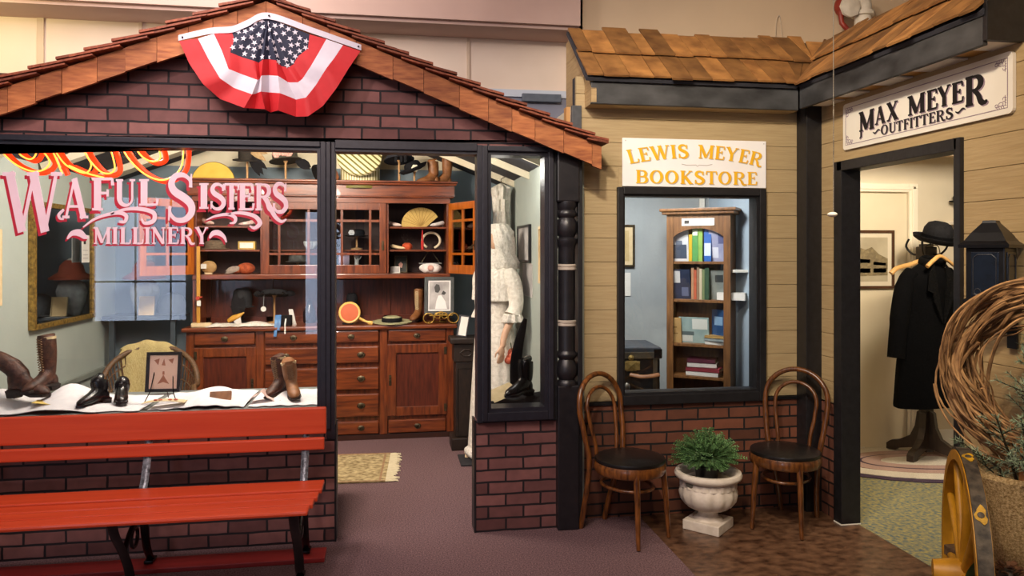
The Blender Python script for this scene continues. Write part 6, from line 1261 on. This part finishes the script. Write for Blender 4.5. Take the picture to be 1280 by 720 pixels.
for k in range(4):
    q = MB(); MM = Matrix.Rotation(R(90*k+20), 4, 'Z'); P = [(.03, 0, .35), (.06, 0, .33), (.075, 0, .22), (.11, 0, .14), (.2, 0, .085), (.26, 0, .07), (.29, 0, .045), (.29, 0, 0), (.22, 0, 0), (.2, 0, .02), (.12, 0, .04), (.03, 0, .06)]
    q.prism([MM @ (Vector(p)+Vector((0, -.024, 0))) for p in P], MM.to_3x3() @ Vector((0, .048, 0))); q.build('foot', m_std, cs)
for k in range(4):
    q = MB(); MM = Matrix.Rotation(R(90*k+30), 4, 'Z'); q.tube([MM @ Vector(p) for p in smoothpath([(.03, 0, 1.55), (.09, 0, 1.54), (.14, 0, 1.60), (.12, 0, 1.66)], 4)], .008, 8); q.build('hook', mat('hook_iron', '#1a1816', '#2a2724', 30, .4, metal=.6), cs, True)
b = MB(); b.box((-.06, -.045, 1.5), (.06, .045, 1.6), .01); b.build('hook_block', m_std, cs)
# overcoat
m_coat = mat('black_wool', '#050506', '#0b0b0d', 80, .95, bump=.25, spec=.06); m_lapel = mat('astrakhan', '#050505', '#0e0d0e', 70, .9, bump=.9, spec=.1)
KX, KY = 3.93, 4.93
ct = thing('overcoat', 'long black wool overcoat hanging on a wooden hanger from the stand', 'coat', (KX, KY, 0), R(12))
b = MB(); b.lathe([(.315, .45), (.318, .47), (.295, .75), (.265, 1.0), (.24, 1.15), (.25, 1.3), (.245, 1.38), (.19, 1.44), (.11, 1.485), (.085, 1.5)], seg=64, sx=1, sy=.42, f=lambda a, z: 1+.03*math.sin(8*a)*max(0, 1.1-z)); b.build('body', m_coat, ct, True)
for s in (-1, 1):
    b = MB(); b.tube(smoothpath([(s*.17, 0, 1.42), (s*.235, 0, 1.35), (s*.29, -.01, 1.18), (s*.33, -.02, 1.0), (s*.36, -.03, .82)], 4), [(.06, .055)]*5+[(.068, .062)]*6+[(.062, .058)]*6, 18, flat=(1, 0, 0)); b.build('sleeve', m_coat, ct, True)
    b = MB(); P = [(s*.06, -.085, 1.49), (s*.12, -.098, 1.42), (s*.145, -.11, 1.30), (s*.1, -.115, 1.28), (s*.09, -.113, 1.22), (s*.01, -.112, 1.06), (s*.012, -.112, 1.12), (s*.05, -.10, 1.36)]
    b.prism([Vector(p) for p in P], (0, -.012, 0)); b.build('lapel', m_lapel, ct)
b = MB(); b.tube(smoothpath([(-.075, -.07, 1.49), (-.085, 0, 1.515), (0, .045, 1.53), (.085, 0, 1.515), (.075, -.07, 1.49)], 5), [(.03, .012)]*21, 10, flat=(0, 0, 1)); b.build('collar', m_lapel, ct, True)
for z in (1.0, .88, .76):
    b = MB(); b.lathe([(.001, 0), (.011, 0), (.012, .004), (.001, .006)], (.045, -.107, z), 12, M=Matrix.Rotation(R(90), 4, 'X')); b.build('button', m_blk, ct)
b = MB(); b.box((-.09, -.098, 1.365), (.09, -.094, 1.378)); b.build('trouser_bar', mat('bar_tan', '#a87c48', '#b98c56', 12, .5), ct)
hg = thing('coat_hanger', 'pale wooden hanger inside the collar of the black overcoat', 'hanger', (KX, KY-.02, 1.5), R(12)); m_hw = mat('hanger_maple', '#b98a4c', '#cfa267', 10, .4)
b = MB(); b.tube(smoothpath([(-.14, -.085, -.025), (-.07, -.08, .02), (0, -.075, .05), (.07, -.08, .02), (.14, -.085, -.025)], 4), [(.015, .012)]*17, 10); b.build('arms', m_hw, hg, True); b = MB(); b.tube(smoothpath([(0, -.075, .05), (0, -.07, .1), (.02, -.03, .13), (.0, .03, .12)], 4), .004, 8); b.build('hook', m_brass, hg, True)
h2 = thing('coat_hanger', 'long wooden hanger tilted behind the overcoat at its left shoulder', 'hanger', (CX-.12, CY-.06, 1.52), R(10)); b = MB(); b.tube(smoothpath([(-.26, 0, -.10), (-.2, 0, -.06), (-.08, 0, -.035), (.05, 0, .0), (.14, 0, .02)], 4), [(.018, .012)]*17, 10); b.build('arms', m_hw, h2, True)
bh = thing('bowler_hat', 'black bowler hat resting on top of the coat stand', 'hat', (CX+.02, CY-.08, 1.665), rot=(R(14), R(4), 0))
b = MB(); b.lathe([(.098, .0), (.103, .05), (.1, .09), (.08, .128), (.045, .146), (.001, .15)], seg=40, sx=.95, sy=1.1); b.build('crown', m_felt, bh, True); b = MB(); b.lathe([(.097, .002), (.125, -.006), (.15, .012), (.158, .03), (.163, .03), (.155, .006), (.126, -.012), (.095, -.004)], seg=40, sx=.98, sy=1.1); b.build('brim', m_felt, bh, True); b = MB(); b.lathe([(.1, .004), (.106, .008), (.107, .04), (.103, .044)], seg=40, sx=.95, sy=1.1); b.build('hat_band', m_coat, bh, True)
p, q = PY(1060, 361, 5.43), PY(1116, 288, 5.43)
picture('hotel_engraving', 'brown framed sepia engraving of a large corner building on the cream door', ((p.x+q.x)/2, 5.424, p.z), q.x-p.x, q.z-p.z, .022, mat('frame_brown', '#3d2617', '#593a24', 12, .4), mat('engraving_sky', '#a89c84', '#c4b99f', 4, .6), matw=.035, mmat=m_cream,
        fig=[(mat('engraving_house', '#6d6048', '#958563', 40, .7), [(.0, .12), (1, .14), (1, .52), (.72, .62), (.5, .78), (.3, .72), (.0, .8)]), (mat('engraving_ink', '#5e5442', '#75694f', 60, .7), [(.05, .2), (.45, .2), (.45, .3), (.05, .3)]), (MATS['engraving_ink'], [(.55, .2), (.95, .2), (.95, .3), (.55, .3)]), (MATS['engraving_ink'], [(.05, .42), (.45, .42), (.45, .5), (.05, .52)]), (MATS['engraving_ink'], [(.55, .38), (.95, .36), (.95, .42), (.55, .45)])])
p = PY(1192, 277, 5.4); b = MB(); b.box((p.x-.04, 5.25, p.z-.025), (p.x+.5, 5.44, p.z), .003); tag(b.build('hat_shelf', m_white), 'white shelf high on the outfitters wall at the door edge', 'shelf')
hat('dark_wall_hat', 'dark hat on the wall just inside the outfitters doorway', 'hat', (PY(1197, 247, 5.35).x+.05, 5.35, PY(1197, 247, 5.35).z-.03), .07, .07, .03, m_felt, .0, 0)
# ================================================================== PLANTED WAGON AT RIGHT
m_yel = mat('wheel_yellow', '#a8740f', '#c98f1e', 14, .45, bump=.1); m_rust = mat('rusty_iron', '#2c2724', '#5f5549', 30, .6, metal=.3, bump=.4)
def rusty(): 
    m = mat('rusty_yellow', '#3a3028', '#55493c', 24, .6, metal=.2, bump=.4); return m
WX, WY, WR = 2.0, 2.33, .44
PX0, PY0 = 2.33, 2.40
m_bed = mat('wagon_boards', '#4d3a28', '#6d543a', 8, .7, bump=.2, stretch=(1, 8, 8))
wg = thing('garden_wagon', 'old wagon with a yellow spoked wheel and worn iron rim at the lower right', 'wagon', (PX0, PY0, 0))
b = MB(); b.box((-.16, -.40, .38), (.25, .24, .42), .005); b.build('bed_board', m_bed, wg)
for x, y in ((-.1, -.34), (.2, -.34), (.2, .18), (-.1, .18)):
    b = MB(); b.box((x-.025, y-.025, 0), (x+.025, y+.025, .38), .004); b.build('leg', m_bed, wg)
MW = Matrix.Rotation(R(90), 4, 'Y')
b = MB(); b.lathe([(WR-.045, -.024), (WR-.01, -.024), (WR-.01, .024), (WR-.045, .024), (WR-.045, -.024)], seg=72, M=MW); wh_ = b.build('wheel', m_yel, wg, True, loc=(WX-PX0, WY-PY0, WR), rz=R(147.2))
b = MB(); b.lathe([(WR-.010, -.021), (WR, -.021), (WR, .021), (WR-.010, .021), (WR-.010, -.021)], seg=72, M=MW); b.build('iron_tyre', m_rust, wh_, True)
m_ryel = mat('paint_flake', '#a67c12', '#cfa022', 60, .55, bump=.3)
for k in range(10):
    a = 2*math.pi*k/10+.16; b = MB(); d = Vector((0, math.cos(a), math.sin(a))); b.tube([d*.05, d*.2, d*(WR-.04)], [.019, .016, .014], 10); b.build('spoke', m_yel, wh_, True)
    MT_ = Matrix.Rotation(a, 4, 'X') @ Matrix.Translation((0, WR, 0)) @ Matrix.Rotation(R(-90), 4, 'X')
    b = MB(); b.prism([MT_ @ Vector((.016*math.cos(q)*(1+.25*math.sin(5*q+k)), .03*math.sin(q)*(1+.3*math.sin(3*q+k)), -.003)) for q in [2*math.pi*i/18 for i in range(18)]], MT_.to_3x3() @ Vector((0, 0, .0045))); b.build('paint_patch', m_ryel, wh_)
    b = MB(); b.lathe([(.001, 0), (.011, 0), (.010, .004), (.001, .006)], (0, 0, 0), 12, M=MT_); b.build('rivet', m_rust, wh_)
b = MB(); b.lathe([(.001, -.07), (.035, -.07), (.045, -.05), (.055, -.03), (.055, .03), (.05, .05), (.04, .1), (.001, .1)], seg=28, M=MW); b.build('hub', m_yel, wh_, True)
m_burl = mat('burlap', '#8a6e42', '#cdb081', 130, .95, bump=1.0, detail=2, bscale=300)
bp_ = thing('burlap_planter', 'burlap wrapped planter holding sticks and evergreen branches', 'planter', (PX0, PY0, .421))
b = MB(); b.lathe([(.15, 0), (.185, .03), (.205, .15), (.2, .28), (.212, .345), (.195, .36), (.17, .32), (.001, .31)], seg=60, f=lambda a, z: 1+.035*math.sin(5*a+9*z)+.02*math.sin(11*a-6*z)); b.build('sack', m_burl, bp_, True)
def bs(u, v): return PY(u, v, 2.2)-bp_.location
b = MB(); lf = lambda x, y: Vector((x-.06, -.2-.0*x, y+.03)); b.ribbon([(-.04, .215), (-.02, .262), (.06, .255)], .006, lf, (0, -.004, 0)); b.ribbon([(-.04, .215), (.02, .205), (.09, .21)], .006, lf, (0, -.004, 0)); b.build('printed_mark', mat('burlap_ink', '#4a4238', '#5d5448', 40, .9), bp_)
m_stick = mat('stick_bark', '#8a5526', '#b07a42', 14, .7, bump=.3, stretch=(3, 3, 1))
for k, (x0, y0, x1, z1, r_) in enumerate(((-.14, -.09, -.125, .47, .014), (-.085, -.12, -.03, .60, .017), (-.03, -.12, .04, .55, .018), (.06, -.06, .12, .58, .014))):
    b = MB(); b.tube([(x0, y0, .2), ((x0+x1)/2+.006, y0-.01, (.2+z1)/2), (x1, y0-.015, z1)], [r_, r_*.95, r_*.85], 12); b.build('stick', m_stick, bp_, True)
m_pine = mat('pine_needles', '#5d7054', '#a3b497', 24, .7, island=.4); rr = random.Random(21); st = MB(); nd = MB()
brs = [((-.06, -.02, .28), (-.2, -.06, .58)), ((-.04, -.05, .28), (-.12, -.12, .72)), ((0, 0, .28), (.0, -.08, .88)), ((.04, -.02, .28), (.12, -.12, .80)), ((.08, 0, .3), (.2, -.06, .70)), ((-.08, 0, .28), (-.24, .0, .44)), ((.02, .04, .3), (.06, .0, .95)), ((-.02, .02, .3), (-.06, -.04, .86)), ((-.06, -.06, .28), (-.16, -.14, .5)), ((-.06, -.08, .3), (-.2, -.2, .74)), ((-.08, -.1, .3), (-.23, -.2, .6)), ((-.05, -.1, .3), (-.15, -.24, .84)), ((-.09, -.1, .3), (-.2, -.24, .47)), ((-.02, -.1, .3), (-.09, -.24, .70)), ((.0, -.1, .3), (-.04, -.25, .62)), ((.0, -.08, .3), (.0, -.2, .8))]
for p0, p1 in brs:
    p0, p1 = Vector(p0), Vector(p1); md = (p0+p1)/2+Vector((rr.uniform(-.03, .03), -.02, .02)); st.tube([p0, md, p1], [.006, .005, .002], 6); twigs = [(p0, md, p1)]
    for k in range(7):
        f = .25+.1*k; q = p0.lerp(p1, f); d = (p1-p0).normalized(); s_ = Vector((rr.uniform(-1, 1), rr.uniform(-.9, .5), rr.uniform(-.2, .7))).normalized(); e = q+(d*.6+s_).normalized()*rr.uniform(.06, .12)
        st.tube([q, e], [.003, .0012], 5); twigs.append((q, (q+e)/2, e))
    for a_, m_, c_ in twigs:
        L = (c_-a_).length; n = int(L/.0028)
        for i in range(n):
            f = i/n; p = a_.lerp(m_, f*2) if f < .5 else m_.lerp(c_, f*2-1); d = (c_-a_).normalized(); v = Vector((rr.gauss(0, 1), rr.gauss(0, 1), rr.gauss(0, 1))); v = (v-d*v.dot(d)).normalized()
            e = p+(v*.75+d*.6).normalized()*rr.uniform(.018, .028); wv = v.cross(d)*.0019; nd.prism([p-wv, p+wv, e], d*.0006)
st.build('branch', m_std, bp_, True); o = nd.build('needles', m_pine, bp_)
# pine cone and leaf on the bed
pcx = PY(1261, 690, 2.14)
pn = thing('pine_cone', 'brown pine cone below the burlap planter', 'pine cone', (pcx.x, pcx.y, .423), rot=(0, R(0), R(20)))
b = MB(); b.lathe([(.02, .0), (.045, .03), (.05, .06), (.035, .10), (.001, .13)], seg=16); b.build('core', m_sole, pn, True); b = MB()
for i in range(70):
    f = i/70; a = i*2.39996; r_ = .048*math.sin(math.pi*(.12+.85*f))**.7; z = .005+.125*f; d = Vector((math.cos(a), math.sin(a), 0)); s_ = Vector((-math.sin(a), math.cos(a), 0)); L = .022*(1-.4*f)
    b.prism([d*r_+Vector((0, 0, z))-s_*.006, d*r_+Vector((0, 0, z))+s_*.006, d*(r_+L)+Vector((0, 0, z+.008))+s_*.011, d*(r_+L*1.1)+Vector((0, 0, z+.012)), d*(r_+L)+Vector((0, 0, z+.008))-s_*.011], (0, 0, .004))
b.build('scales', mat('cone_brown', '#3c2114', '#6b4529', 40, .7, island=.2), pn); 
lfx = PY(1225, 700, 2.1)
lt = thing('green_leaf', 'long green leaf beside the pine cone on the wagon bed', 'leaf', (lfx.x, lfx.y, .424)); b = MB(); b.tube(smoothpath([(0.02, .03, .0), (.0, .02, .08), (-.02, .0, .14), (-.03, -.02, .18)], 4), [(.006+.03*math.sin(math.pi*k/12), .002) for k in range(13)], 8, flat=(1, 0, 0)); b.build('blade', mat('leaf_green', '#2d4a2a', '#3f6038', 16, .45), lt, True)
# grapevine wreath
wc_ = PY(1303, 474, 2.33)
wr = thing('grapevine_wreath', 'round grapevine wreath of brown twisted twigs leaning over the planter', 'wreath', wc_, rot=(R(4), 0, R(-62)))
m_vine = mat('grapevine', '#6b482a', '#bd915f', 18, .75, bump=.3, island=.5); rr = random.Random(9)
for k in range(98):
    b = MB(); R0 = .262+max(-.075, min(.06, rr.gauss(0, .042))); y0 = rr.gauss(0, .032); ph, a0 = rr.uniform(0, 6.28), rr.uniform(0, 6.28); span = rr.uniform(1.6, 4.6); w1, w2 = rr.uniform(.008, .034), rr.uniform(.01, .03); r_ = rr.choice((.003, .004, .005, .0065, .0085)); P = []
    n = 36; fq = rr.uniform(1.5, 5)
    for i in range(n+1):
        a = a0+span*i/n; rad = R0+w1*math.sin(fq*a+ph); P.append((rad*math.cos(a), y0+w2*math.cos(fq*a+ph), rad*1.06*math.sin(a)))
    b.tube(P, [r_*(1 if i < n*.8 else .8) for i in range(n+1)], 6); b.build('vine', m_vine, wr, True)
# ================================================================== HIGH UP
t = thing('pipe_valve', 'white painted pipe elbow with a red valve body high on the beige wall', 'pipe', PY(1068, 15, 4.8)); m_pw = mat('pipe_white', '#cfc3b2', '#e0d5c5', 20, .45); m_pr = mat('valve_red', '#7a1e12', '#93301e', 20, .45)
b = MB(); b.tube(smoothpath([(.05, .14, .06), (.05, .02, .06), (.04, -.04, .04), (.03, -.05, -.05), (.03, -.05, -.16)], 5), .055, 18); b.build('elbow', m_pw, t, True)
for z in (-.03, -.14): b = MB(); b.lathe([(.056, z-.018), (.076, z-.014), (.076, z+.014), (.056, z+.018)], (.03, -.05, 0), 24); b.build('flange', m_pw, t, True)
b = MB(); b.ball((-.1, -.02, .03), (.06, .06, .075), 20); b.tube([(-.1, -.02, .03), (.05, -.0, .06)], .035, 14); b.build('valve_body', m_pr, t, True); b = MB(); b.lathe([(.04, 0), (.075, .01), (.075, .03), (.04, .04)], (-.1, -.08, .0), 8, M=Matrix.Rotation(R(90), 4, 'X')); b.build('cap', m_pw, t, True); b = MB(); b.tube([(-.13, -.03, 0), (-.13, -.05, -.1), (-.09, -.05, -.14)], .018, 10); b.build('drain', m_pr, t, True)
for k, (u, v0, v1, lab) in enumerate(((715, 2, 40, 'pale hanging loop of cord on the beige wall above the left roof end'), (973, 20, 58, 'pale hanging loop of cord on the beige wall above the roof valley'))):
    p0 = PY(u, v0, 4.94); t = thing('cord_loop', lab, 'cord', p0); H = PY(u, v0, 4.94).z-PY(u, v1+14, 4.94).z
    b = MB(); b.tube(smoothpath([(-.022, 0, -H), (-.018, 0, -.06), (0, -.01, 0), (.02, 0, -.06), (.045, 0, -H)], 5), .004, 6); b.build('cord', mat('cord_pale', '#b8a48c', '#c6b39b', 20, .7), t, True)
